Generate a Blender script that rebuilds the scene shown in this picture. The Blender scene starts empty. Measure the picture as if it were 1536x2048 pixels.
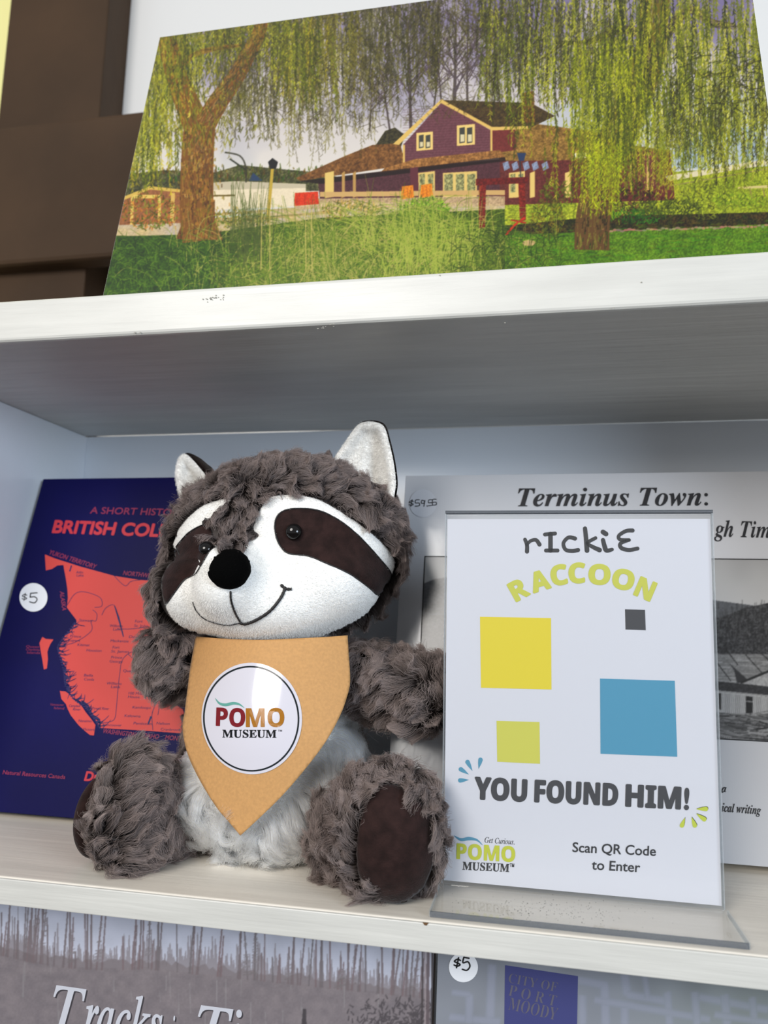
import bpy, bmesh, math
import numpy as np
from mathutils import Matrix, Vector
from mathutils.bvhtree import BVHTree
from mathutils.kdtree import KDTree
from mathutils.geometry import delaunay_2d_cdt

# ------------------------------------------------------------------ camera, world, lights, exposure
SC = bpy.context.scene
COL = bpy.data.collections.new('scene'); SC.collection.children.link(COL)
F = 1497.87
CAM = np.array([0.0, -0.34213, 0.12929])
RM = np.array([[0.98085, -0.19472, 0.00303], [0.1932, 0.971, -0.1408], [0.02448, 0.13869, 0.99003]])
cd = bpy.data.cameras.new('camera'); cam = bpy.data.objects.new('camera', cd); COL.objects.link(cam)
cd.sensor_fit = 'VERTICAL'; cd.sensor_height = 36; cd.sensor_width = 27; cd.lens = F / 2048 * 36; cd.clip_start = .01
m = Matrix.Identity(4)
for i in range(3):
    m[i][0] = RM[i, 0]; m[i][1] = RM[i, 2]; m[i][2] = -RM[i, 1]; m[i][3] = CAM[i]
cam.matrix_world = m
cd.dof.use_dof = True; cd.dof.focus_distance = .385; cd.dof.aperture_fstop = 9.0
SC.camera = cam
w = bpy.data.worlds.new('world'); SC.world = w; w.use_nodes = True
w.node_tree.nodes['Background'].inputs[0].default_value = (.95, .975, 1, 1)
w.node_tree.nodes['Background'].inputs[1].default_value = .42
def area(name, loc, to, size, power, col):
    l = bpy.data.lights.new(name, 'AREA'); l.shape = 'DISK'; l.size = size; l.energy = power; l.color = col
    o = bpy.data.objects.new(name, l); COL.objects.link(o); o.location = loc
    o.rotation_euler = (Vector(to) - Vector(loc)).to_track_quat('-Z', 'Y').to_euler(); return o
area('window_light', (-.55, -1.45, .8), (-.05, .1, .15), .8, 22, (1, .96, .91))
area('sky_light', (1.25, -1.1, .32), (-.1, .1, .12), .6, 17, (.72, .85, 1))
SC.view_settings.view_transform = 'Standard'; SC.view_settings.look = 'None'
SC.view_settings.exposure = 0.12; SC.view_settings.gamma = 1; SC.view_settings.use_curve_mapping = False
SC.cycles.max_bounces = 14; SC.cycles.diffuse_bounces = 4; SC.cycles.glossy_bounces = 8; SC.cycles.transmission_bounces = 10; SC.cycles.transparent_max_bounces = 16; SC.cycles.caustics_reflective = False
SC.cycles.use_denoising = True

# ------------------------------------------------------------------ helpers
RNG = np.random.default_rng(7)
def lin(c):
    c = np.asarray(c, float) / 255.0
    return np.where(c <= .04045, c / 12.92, ((c + .055) / 1.055) ** 2.4)
def C4(c, k=1.0):
    a = np.clip(lin(c) * k, 0, 1); return (float(a[0]), float(a[1]), float(a[2]), 1)
def ray(x, y):
    d = RM @ np.array([(x - 768) / F, 1.0, -(y - 1024) / F]); return d / np.linalg.norm(d)
def proj(P):
    q = (np.asarray(P) - CAM) @ RM
    return np.stack([768 + F * q[..., 0] / q[..., 1], 1024 - F * q[..., 2] / q[..., 1]], -1)
def at(x, y, Y):
    d = ray(x, y); return CAM + d * ((Y - CAM[1]) / d[1])
class Plane:                       # flat surface seen in the photo
    def __init__(s, o, n, off=0.0):
        s.n = np.array(n, float); s.n /= np.linalg.norm(s.n); s.o = np.array(o, float) + s.n * off
    def up(s, off): return Plane(s.o, s.n, off)
    def hit(s, x, y):
        d = ray(x, y); t = ((s.o - CAM) @ s.n) / (d @ s.n); return CAM + d * t, s.n
class Surf:                        # curved surface
    def __init__(s, verts, faces):
        s.b = BVHTree.FromPolygons([tuple(v) for v in verts], [tuple(f) for f in faces])
    def hit(s, x, y):
        d = ray(x, y); r = s.b.ray_cast(Vector(CAM), Vector(d), 5)
        if r[0] is None:
            q = CAM + d * s.mid; r = s.b.find_nearest(Vector(q))
        n = np.array(r[1])
        if n @ d > 0: n = -n
        return np.array(r[0]), n
    mid = .42
def link(o, parent=None):
    COL.objects.link(o)
    if parent is not None:
        o.parent = parent
        if parent.type == 'EMPTY': o.matrix_parent_inverse = Matrix.Translation(-Vector(parent.location))
    return o
def mesh(name, V, Fc, mat, parent=None, smooth=False):
    me = bpy.data.meshes.new(name); me.from_pydata([tuple(map(float, v)) for v in V], [], [tuple(int(i) for i in f) for f in Fc])
    if isinstance(mat, (list, tuple)):
        for q in mat: me.materials.append(q)
    else: me.materials.append(mat)
    if smooth: me.polygons.foreach_set('use_smooth', [True] * len(me.polygons))
    me.update(); return link(bpy.data.objects.new(name, me), parent)
def thing(name, label, cat, loc, group=None):
    o = bpy.data.objects.new(name, None); COL.objects.link(o); o.location = loc; o.empty_display_size = .01
    o['label'] = label; o['category'] = cat
    if group: o['group'] = group
    return o
def bmobj(name, bm, mat, parent=None, smooth=False):
    bmesh.ops.recalc_face_normals(bm, faces=bm.faces)
    me = bpy.data.meshes.new(name); bm.to_mesh(me); bm.free(); me.materials.append(mat)
    if smooth: me.polygons.foreach_set('use_smooth', [True] * len(me.polygons))
    return link(bpy.data.objects.new(name, me), parent)
def box(name, x, y, z, mat, parent=None, bev=.001, seg=2):
    bm = bmesh.new(); bmesh.ops.create_cube(bm, size=1)
    for v in bm.verts:
        v.co = ((x[0] + x[1]) / 2 + v.co.x * (x[1] - x[0]), (y[0] + y[1]) / 2 + v.co.y * (y[1] - y[0]), (z[0] + z[1]) / 2 + v.co.z * (z[1] - z[0]))
    if bev: bmesh.ops.bevel(bm, geom=bm.edges[:], offset=bev, segments=seg, affect='EDGES', profile=.5)
    return bmobj(name, bm, mat, parent)
def slab(name, o, u, v, n, wu, hv, t, mat, parent=None, bev=.0004):
    """board from corner o, width wu along u, height hv along v, thickness t away from n"""
    bm = bmesh.new(); bmesh.ops.create_cube(bm, size=1)
    for q in bm.verts:
        p = o + u * (q.co.x + .5) * wu + v * (q.co.y + .5) * hv - n * (.5 - q.co.z) * t
        q.co = Vector(p)
    if bev: bmesh.ops.bevel(bm, geom=bm.edges[:], offset=bev, segments=2, affect='EDGES', profile=.5)
    return bmobj(name, bm, mat, parent)

# materials
def mat(name, c, rough=.6, bump=0, bscale=(200, 200, 200), var=0, vscale=(20, 20, 20), spec=.5, coat=0, sheen=0, detail=4, c2=None, k=1.0):
    m = bpy.data.materials.new(name); m.use_nodes = True; nt = m.node_tree; b = nt.nodes['Principled BSDF']
    b.inputs['Base Color'].default_value = C4(c, k); b.inputs['Roughness'].default_value = rough
    b.inputs['Specular IOR Level'].default_value = spec; b.inputs['Coat Weight'].default_value = coat
    b.inputs['Coat Roughness'].default_value = .12
    b.inputs['Sheen Weight'].default_value = sheen; b.inputs['Sheen Roughness'].default_value = .4
    tc = nt.nodes.new('ShaderNodeTexCoord')
    def noise(sc, det):
        mp = nt.nodes.new('ShaderNodeMapping'); mp.inputs['Scale'].default_value = sc
        nt.links.new(tc.outputs['Object'], mp.inputs[0]); n = nt.nodes.new('ShaderNodeTexNoise'); n.inputs['Scale'].default_value = 1
        n.inputs['Detail'].default_value = det; nt.links.new(mp.outputs[0], n.inputs['Vector']); return n
    if var or c2 is not None:
        n = noise(vscale, 5); r = nt.nodes.new('ShaderNodeValToRGB'); r.color_ramp.elements[0].position = .35; r.color_ramp.elements[1].position = .68
        r.color_ramp.elements[0].color = C4(c2 if c2 is not None else np.array(c) * (1 - var), k); r.color_ramp.elements[1].color = C4(c, k)
        nt.links.new(n.outputs[0], r.inputs[0]); nt.links.new(r.outputs[0], b.inputs['Base Color'])
    if bump:
        n = noise(bscale, detail); bp = nt.nodes.new('ShaderNodeBump'); bp.inputs['Strength'].default_value = 1; bp.inputs['Distance'].default_value = bump
        nt.links.new(n.outputs[0], bp.inputs['Height']); nt.links.new(bp.outputs[0], b.inputs['Normal'])
    return m
def mat_print(name, rough=.35, coat=0, spec=.5):
    m = bpy.data.materials.new(name); m.use_nodes = True; nt = m.node_tree; b = nt.nodes['Principled BSDF']
    a = nt.nodes.new('ShaderNodeAttribute'); a.attribute_name = 'Col'; nt.links.new(a.outputs['Color'], b.inputs['Base Color'])
    b.inputs['Roughness'].default_value = rough; b.inputs['Coat Weight'].default_value = coat; b.inputs['Coat Roughness'].default_value = .08
    b.inputs['Specular IOR Level'].default_value = spec
    return m
INKS = {}
def ink(c, rough=.5, spec=.3):
    key = (tuple(c), rough)
    if key not in INKS: INKS[key] = mat('ink_%d_%d_%d' % tuple(c), c, rough, spec=spec, k=.8)
    return INKS[key]
def clear(name, tint, ior, rough=.02, alpha=0.0, body=(200, 205, 210)):
    m = bpy.data.materials.new(name); m.use_nodes = True; nt = m.node_tree; nt.nodes.clear()
    o = nt.nodes.new('ShaderNodeOutputMaterial'); t = nt.nodes.new('ShaderNodeBsdfTransparent'); g = nt.nodes.new('ShaderNodeBsdfGlossy')
    fr = nt.nodes.new('ShaderNodeFresnel'); fr.inputs[0].default_value = ior; mx = nt.nodes.new('ShaderNodeMixShader')
    t.inputs[0].default_value = (*tint, 1); g.inputs['Roughness'].default_value = rough
    ge = nt.nodes.new('ShaderNodeNewGeometry'); sb = nt.nodes.new('ShaderNodeMath'); sb.operation = 'SUBTRACT'; sb.inputs[0].default_value = 1
    ml = nt.nodes.new('ShaderNodeMath'); ml.operation = 'MULTIPLY'; nt.links.new(ge.outputs['Backfacing'], sb.inputs[1]); nt.links.new(sb.outputs[0], ml.inputs[0]); nt.links.new(fr.outputs[0], ml.inputs[1])
    nt.links.new(ml.outputs[0], mx.inputs[0])
    if alpha:
        d = nt.nodes.new('ShaderNodeBsdfDiffuse'); d.inputs[0].default_value = C4(body); m2 = nt.nodes.new('ShaderNodeMixShader'); m2.inputs[0].default_value = alpha
        nt.links.new(t.outputs[0], m2.inputs[1]); nt.links.new(d.outputs[0], m2.inputs[2]); nt.links.new(m2.outputs[0], mx.inputs[1])
    else: nt.links.new(t.outputs[0], mx.inputs[1])
    nt.links.new(g.outputs[0], mx.inputs[2]); nt.links.new(mx.outputs[0], o.inputs[0]); return m

# 2D helpers (outlines are in photo pixels and land on real surfaces)
def spline(pts, n=8, closed=False):
    P = np.array(pts, float); out = []; N = len(P)
    idx = range(N if closed else N - 1)
    for i in idx:
        if closed: a, b, c, d = P[(i - 1) % N], P[i], P[(i + 1) % N], P[(i + 2) % N]
        else: a, b, c, d = P[max(i - 1, 0)], P[i], P[i + 1], P[min(i + 2, N - 1)]
        for k in range(n):
            t = k / n
            out.append(.5 * (2 * b + (c - a) * t + (2 * a - 5 * b + 4 * c - d) * t * t + (3 * b - a - 3 * c + d) * t ** 3))
    if not closed: out.append(P[-1])
    return np.array(out)
def inside(poly, X, Y):
    poly = np.asarray(poly, float); r = np.zeros(np.shape(X), bool); j = len(poly) - 1
    for i in range(len(poly)):
        xi, yi = poly[i]; xj, yj = poly[j]
        if yi != yj:
            r ^= ((yi > Y) != (yj > Y)) & (X < (xj - xi) * (Y - yi) / (yj - yi) + xi)
        j = i
    return r
def edge_dist(poly, Q):
    poly = np.asarray(poly, float); Q = np.asarray(Q, float); best = np.full(len(Q), 1e9)
    for i in range(len(poly)):
        a = poly[i]; b = poly[(i + 1) % len(poly)]; ab = b - a; L = ab @ ab
        if L < 1e-12: continue
        t = np.clip(((Q - a) @ ab) / L, 0, 1); d = np.linalg.norm(Q - a - t[:, None] * ab, axis=1); best = np.minimum(best, d)
    return best
def fill(poly, step=None):
    """triangulate outline, with interior points every `step` px"""
    poly = np.asarray(poly, float); n = len(poly); pts = [tuple(p) for p in poly]
    if step:
        x0, y0 = poly.min(0); x1, y1 = poly.max(0)
        gx, gy = np.meshgrid(np.arange(x0 + step / 2, x1, step), np.arange(y0 + step / 2, y1, step)); gx = gx + (np.arange(gx.shape[0])[:, None] % 2) * step / 2
        q = np.stack([gx.ravel(), gy.ravel()], 1); q = q[inside(poly, q[:, 0], q[:, 1])]
        q = q[edge_dist(poly, q) > step * .45]; pts += [tuple(p) for p in q]
    v, e, f, *_ = delaunay_2d_cdt([Vector(p) for p in pts], [(i, (i + 1) % n) for i in range(n)], [list(range(n))], 1, 1e-5)
    return np.array([tuple(p) for p in v]), [tuple(x) for x in f]
class Shapes:
    def __init__(s): s.V = []; s.F = []; s.H = []
    def add(s, V, Fc, h=0.0):
        k = len(s.V); s.H += [h] * len(V); s.V += [tuple(v) for v in V]; s.F += [tuple(i + k for i in f) for f in Fc]; return s
    def poly(s, pts, step=None): return s.add(*fill(pts, step))
    def line(s, pts, w, n=6, smooth=True, caps=True, closed=False):
        P = spline(pts, n, closed) if smooth and len(pts) > 2 else np.array(pts, float)
        W = np.interp(np.linspace(0, 1, len(P)), np.linspace(0, 1, len(w)), w) if hasattr(w, '__len__') else np.full(len(P), float(w))
        if closed: P = np.vstack([P, P[:1]]); W = np.append(W, W[0])
        T = np.gradient(P, axis=0)
        if closed: T[0] = T[-1] = P[1] - P[-2]
        T /= np.linalg.norm(T, axis=1)[:, None] + 1e-9; N = np.stack([-T[:, 1], T[:, 0]], 1)
        L = P + N * W[:, None] / 2; R = P - N * W[:, None] / 2; V = []; Fc = []
        for a, b in zip(L, R): V += [a, b]
        for i in range(len(P) - 1): Fc.append((2 * i, 2 * i + 1, 2 * i + 3, 2 * i + 2))
        if caps and not closed:
            for c, wd, sg in ((P[0], W[0], T[0] * -1), (P[-1], W[-1], T[-1])):
                if wd < .8: continue
                k = len(V); a0 = math.atan2(sg[1], sg[0]); V.append(c)
                for j in range(9):
                    a = a0 - math.pi / 2 + math.pi * j / 8; V.append(c + np.array([math.cos(a), math.sin(a)]) * wd / 2)
                Fc += [(k, k + 1 + j, k + 2 + j) for j in range(8)]
        return s.add(V, Fc)
    def on(s, name, surf, off, m, parent):
        out = []
        for (x, y), h in zip(s.V, s.H):
            p, n = surf.hit(x, y); out.append(p + n * (off + h))
        return mesh(name, out, s.F, m, parent)
STY = {'bold': (0x1D400, 0x1D41A), 'bi': (0x1D468, 0x1D482), 'it': (0x1D434, 0x1D44E), 'sb': (0x1D5D4, 0x1D5EE), 'sbi': (0x1D63C, 0x1D656), 'si': (0x1D608, 0x1D622)}
def sty(t, k):
    if not k: return t
    a, b = STY[k]; return ''.join(chr(a + ord(c) - 65) if 'A' <= c <= 'Z' else ('\u210e' if c == 'h' and k == 'it' else chr(b + ord(c) - 97)) if 'a' <= c <= 'z' else c for c in t)
def glyphs(t, style, bold, space=1.0, res=4):
    c = bpy.data.curves.new('t', 'FONT'); c.body = sty(t, style); c.offset = bold; c.resolution_u = res; c.space_character = space; c.fill_mode = 'FRONT'
    o = bpy.data.objects.new('t', c); me = bpy.data.meshes.new_from_object(o); V = np.array([v.co[:2] for v in me.vertices]); Fc = [tuple(p.vertices) for p in me.polygons]
    bpy.data.objects.remove(o); bpy.data.curves.remove(c); bpy.data.meshes.remove(me)
    # weld by face islands is not needed
    return V, Fc
CAPH = {}
def caph(style, bold):
    if (style, bold) not in CAPH:
        V, _ = glyphs('H', style, bold); CAPH[(style, bold)] = (V[:, 1].max() - V[:, 1].min(), V[:, 1].min())
    return CAPH[(style, bold)]
def text(S, t, p0, p1, cap, style=None, bold=0, shear=0, space=1.0, up=None, fat=0):
    if style in ('si', 'sbi'): shear, fat = .22, (cap * .055 if style == 'sbi' else cap * .02 if cap > 7 else 0); style = None; bold = 0
    V, Fc = glyphs(t, style, bold, space); ch, base = caph(style, bold)
    x0, x1 = V[:, 0].min(), V[:, 0].max(); p0 = np.array(p0, float); p1 = np.array(p1, float)
    ux = (p1 - p0); d = ux / np.linalg.norm(ux); n = np.array([d[1], -d[0]]) if up is None else np.array(up, float)
    u = (V[:, 0] - x0) / (x1 - x0); h = (V[:, 1] - base) / ch * cap
    P = p0 + u[:, None] * ux + h[:, None] * n + (h * shear)[:, None] * d
    S.add(P, Fc)
    if fat:
        for k in range(8): S.add(P + fat * np.array([math.cos(k * math.pi / 4), math.sin(k * math.pi / 4)]), Fc, (k + 1) * 8e-6)
    return S

# painter for printed pictures
def vnoise(h, w, sc, seed):
    r = np.random.default_rng(seed); gh, gw = int(h / sc) + 3, int(w / sc) + 3; g = r.random((gh, gw))
    y = np.arange(h) / sc; x = np.arange(w) / sc; yi = y.astype(int); xi = x.astype(int); fy = (y - yi)[:, None]; fx = (x - xi)[None]
    fy = fy * fy * (3 - 2 * fy); fx = fx * fx * (3 - 2 * fx)
    a = g[yi][:, xi]; b = g[yi][:, xi + 1]; c = g[yi + 1][:, xi]; d = g[yi + 1][:, xi + 1]
    return (a * (1 - fx) + b * fx) * (1 - fy) + (c * (1 - fx) + d * fx) * fy
class Paint:
    def __init__(s, x0, y0, x1, y1, res, c):
        s.x0, s.y0, s.r = x0, y0, res; s.w = int((x1 - x0) * res); s.h = int((y1 - y0) * res); s.a = np.ones((s.h, s.w, 3)) * np.array(c, float)
        s.Y, s.X = np.mgrid[0:s.h, 0:s.w]; s.Y = s.Y / res + y0; s.X = s.X / res + x0; s.q = []
    def _bb(s, x0, y0, x1, y1):
        return (max(int((x0 - s.x0) * s.r) - 1, 0), max(int((y0 - s.y0) * s.r) - 1, 0), min(int((x1 - s.x0) * s.r) + 3, s.w), min(int((y1 - s.y0) * s.r) + 3, s.h))
    def poly(s, pts, c, al=1, tex=0, seed=1, sc=6, c2=None):
        if s.q: s.flush()
        P = np.array(pts, float); a0, b0, a1, b1 = s._bb(*P.min(0), *P.max(0))
        if a1 <= a0 or b1 <= b0: return
        X = s.X[b0:b1, a0:a1]; Y = s.Y[b0:b1, a0:a1]; cov = inside(P, X, Y).astype(float) * al
        col = np.array(c, float) * np.ones(X.shape + (3,))
        if c2 is not None:
            n = vnoise(b1 - b0, a1 - a0, sc * s.r, seed)[..., None]; col = col * (1 - n) + np.array(c2, float) * n
        if tex: col = col * (1 + tex * (vnoise(b1 - b0, a1 - a0, 2.2 * s.r, seed + 5) - .5)[..., None] * 2)
        s.a[b0:b1, a0:a1] = s.a[b0:b1, a0:a1] * (1 - cov[..., None]) + col * cov[..., None]
    def line(s, p, q, wd, c, al=1, w2=None): s.q.append((p[0], p[1], q[0], q[1], wd, wd if w2 is None else w2, c[0], c[1], c[2], al))
    def flush(s):
        """paint the queued strokes, later ones over earlier ones"""
        Q = s.q; s.q = []; flat = s.a.reshape(-1, 3)
        for k in range(0, len(Q), 12000):
            A = np.array(Q[k:k + 12000], float); L = np.hypot(A[:, 2] - A[:, 0], A[:, 3] - A[:, 1]) + 1e-6; n1 = np.ceil(L * s.r * 1.3).astype(int) + 1; n2 = np.maximum(np.ceil(np.maximum(A[:, 4], A[:, 5]) * s.r * 1.3), 1).astype(int)
            m = n1 * n2; I = np.repeat(np.arange(len(A)), m); j = np.arange(len(I)) - np.repeat(np.cumsum(m) - m, m); t = (j // n2[I]) / np.maximum(n1[I] - 1, 1); u = (j % n2[I] + .5) / n2[I] - .5
            A = A[I]; w_ = A[:, 4] * (1 - t) + A[:, 5] * t; dx = (A[:, 2] - A[:, 0]) / L[I]; dy = (A[:, 3] - A[:, 1]) / L[I]
            X = ((A[:, 0] + (A[:, 2] - A[:, 0]) * t - dy * u * w_ - s.x0) * s.r).astype(int); Y = ((A[:, 1] + (A[:, 3] - A[:, 1]) * t + dx * u * w_ - s.y0) * s.r).astype(int)
            ok = (X >= 0) & (X < s.w) & (Y >= 0) & (Y < s.h); i = Y[ok] * s.w + X[ok]; al = A[ok, 9:10]; flat[i] = flat[i] * (1 - al) + A[ok, 6:9] * al
    def blur(s, n=1):
        for _ in range(n):
            for ax in (0, 1): s.a = (s.a * 2 + np.roll(s.a, 1, ax) + np.roll(s.a, -1, ax)) / 4
    def path(s, pts, wd, c, al=1, w2=None, n=4):
        P = spline(pts, n) if len(pts) > 2 else np.array(pts, float); w2 = wd if w2 is None else w2; N = len(P) - 1
        for i in range(N): s.line(P[i], P[i + 1], wd + (w2 - wd) * i / N, c, al, wd + (w2 - wd) * (i + 1) / N)
    def sample(s, px):
        x = np.clip((px[:, 0] - s.x0) * s.r, 0, s.w - 1.001); y = np.clip((px[:, 1] - s.y0) * s.r, 0, s.h - 1.001); xi = x.astype(int); yi = y.astype(int); fx = (x - xi)[:, None]; fy = (y - yi)[:, None]
        A = s.a; return (A[yi, xi] * (1 - fx) + A[yi, xi + 1] * fx) * (1 - fy) + (A[yi + 1, xi] * (1 - fx) + A[yi + 1, xi + 1] * fx) * fy
def print_on(name, o, u, v, wu, hv, nu, nv, paint, m, parent, k=1.0, anchor=None):
    """picture printed on a flat rectangle: colour stored per vertex of a fine grid"""
    U, V = np.meshgrid(np.linspace(0, 1, nu), np.linspace(0, 1, nv)); P = o + U.ravel()[:, None] * u * wu + V.ravel()[:, None] * v * hv
    c = np.clip(lin(np.clip(paint.sample(proj(P)), 0, 255)) * k, 0, 1); me = bpy.data.meshes.new(name)
    i = (np.arange(nv - 1)[:, None] * nu + np.arange(nu - 1)[None]).ravel(); q = np.stack([i, i + 1, i + nu + 1, i + nu], 1)
    me.vertices.add(len(P)); me.vertices.foreach_set('co', P.ravel().astype(np.float32)); me.loops.add(q.size); me.polygons.add(len(q))
    me.loops.foreach_set('vertex_index', q.ravel().astype(np.int32)); me.polygons.foreach_set('loop_start', (np.arange(len(q)) * 4).astype(np.int32))
    me.update(calc_edges=True); at_ = me.color_attributes.new('Col', 'FLOAT_COLOR', 'POINT'); at_.data.foreach_set('color', np.hstack([c, np.ones((len(c), 1))]).ravel().astype(np.float32))
    me.materials.append(m); return link(bpy.data.objects.new(name, me), parent)
def disc(cx, cy, rx, ry, n=48, rot=0):
    a = np.linspace(0, 2 * math.pi, n, endpoint=False); x = np.cos(a) * rx; y = np.sin(a) * ry; c, s = math.cos(rot), math.sin(rot)
    return np.stack([cx + x * c - y * s, cy + x * s + y * c], 1)

# ------------------------------------------------------------------ materials
white_paint = mat('white_gloss_paint', (205, 204, 198), .38, .0006, (9, 170, 170), var=.05, vscale=(14, 90, 90), spec=.5, detail=6)
cream_paint = mat('white_shelf_paint', (226, 219, 207), .45, .0003, (9, 150, 150), var=.04, vscale=(10, 70, 70), detail=6)
inner_paint = mat('white_inner_paint', (226, 231, 238), .22, .0002, (10, 90, 90), spec=.6, detail=3)
brown_paint = mat('brown_wood_paint', (68, 50, 34), .62, .0008, (25, 60, 22), var=.15, vscale=(10, 30, 10), spec=.2)
dark_brown = mat('dark_brown_reveal', (46, 28, 20), .7, spec=.15)
wall_white = mat('white_wall_panel', (212, 212, 211), .25, .0001, (30, 30, 30))
wall_yellow = mat('pale_yellow_siding', (250, 246, 170), .6)
# ------------------------------------------------------------------ setting behind the bookcase
H, TUP, TLO, D, XL, XR = .27214, .02376, .0127, .20878, -.36466, .225
ZT = H + TUP
def wallbox(name, x, y, z, m, bev=.001):
    o = box(name, x, y, z, m, None, bev); o['kind'] = 'structure'; return o
yP = .225
pl = at(10, 100, yP)[0]; pr = at(208, 107, yP)[0]
wallbox('trim_1', (pl, pr), (yP, .29), (-.45, 1.1), brown_paint, .002)
zt, zb = at(0, 240, .2)[2], at(0, 520, .2)[2]
wallbox('trim_2', (-.62, -.14), (.2085, yP + .004), (zt, zb) if zt < zb else (zb, zt), brown_paint, .004)
px = at(242, 105, .262)[0]
wallbox('trim_3', (pr - .002, px + .001), (.268, .292), (-.45, 1.1), dark_brown)
wallbox('wall_back', (px, .9), (.262, .292), (-.45, 1.1), wall_white, .0015)
wallbox('wall_left', (-1.4, pl - .002), (.32, .35), (-.45, 1.3), wall_yellow)
fl = box('floor', (-3, 3), (-4, .35), (-.98, -.95), mat('floor_boards', (66, 58, 52), .5, .0005, (4, 60, 4)), None, 0); fl['kind'] = 'structure'
# ------------------------------------------------------------------ bookcase
bc = thing('bookcase', 'white painted wooden bookcase with open shelves holding the plush toy', 'bookcase', (0, D, -.30))
box('shelf_board', (XL - .25, XR), (0, D), (H, ZT), white_paint, bc, .0022, 3)
box('shelf_board.001', (XL - .02, XR), (0, D), (-TLO, 0), cream_paint, bc, .0012, 3)
box('front_edging', (XL - .02, XR), (-.0012, .0006), (-TLO + .0004, -.0006), white_paint, bc, .0004)
box('shelf_board.002', (XL - .02, XR), (0, D), (-.30, -.285), cream_paint, bc, .001)
box('back_panel', (XL - .02, XR), (D, D + .008), (-.30, H), inner_paint, bc, .0005)
box('side_panel', (XL - .02, XL), (.0, D), (-.285, H), inner_paint, bc, .001)
box('side_panel.001', (XR - .001, XR + .019), (0, D), (-.30, ZT), inner_paint, bc, .001)
# worn marks along the upper shelf's front
S = Shapes(); rr = np.random.default_rng(3)
for cx, cy, n in ((425, 597, 14), (655, 653, 10), (265, 670, 6), (440, 596, 8)):
    for _ in range(n):
        x = cx + rr.normal(0, 11); y = cy - (x - cx) * .06 + rr.normal(0, 2); S.poly(disc(x, y, rr.uniform(.6, 2.2), rr.uniform(.5, 1.2), 7))
for x, y in ((1283, 565), (1228, 616), (880, 551), (1010, 646), (818, 640)): S.poly(disc(x, y, 1.6, 1.2, 7))
S.on('paint_chip', Plane((0, 0, 0), (0, -1, 0)), .0003, ink((160, 158, 148)), bc)['kind'] = 'stuff'
S = Shapes(); S.poly([(845, 1844), (858, 1845), (853, 1851), (849, 1850)]); S.on('paint_chip', Plane((0, -.0012, 0), (0, -1, 0)), .0002, ink((110, 80, 50)), bc)

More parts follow.
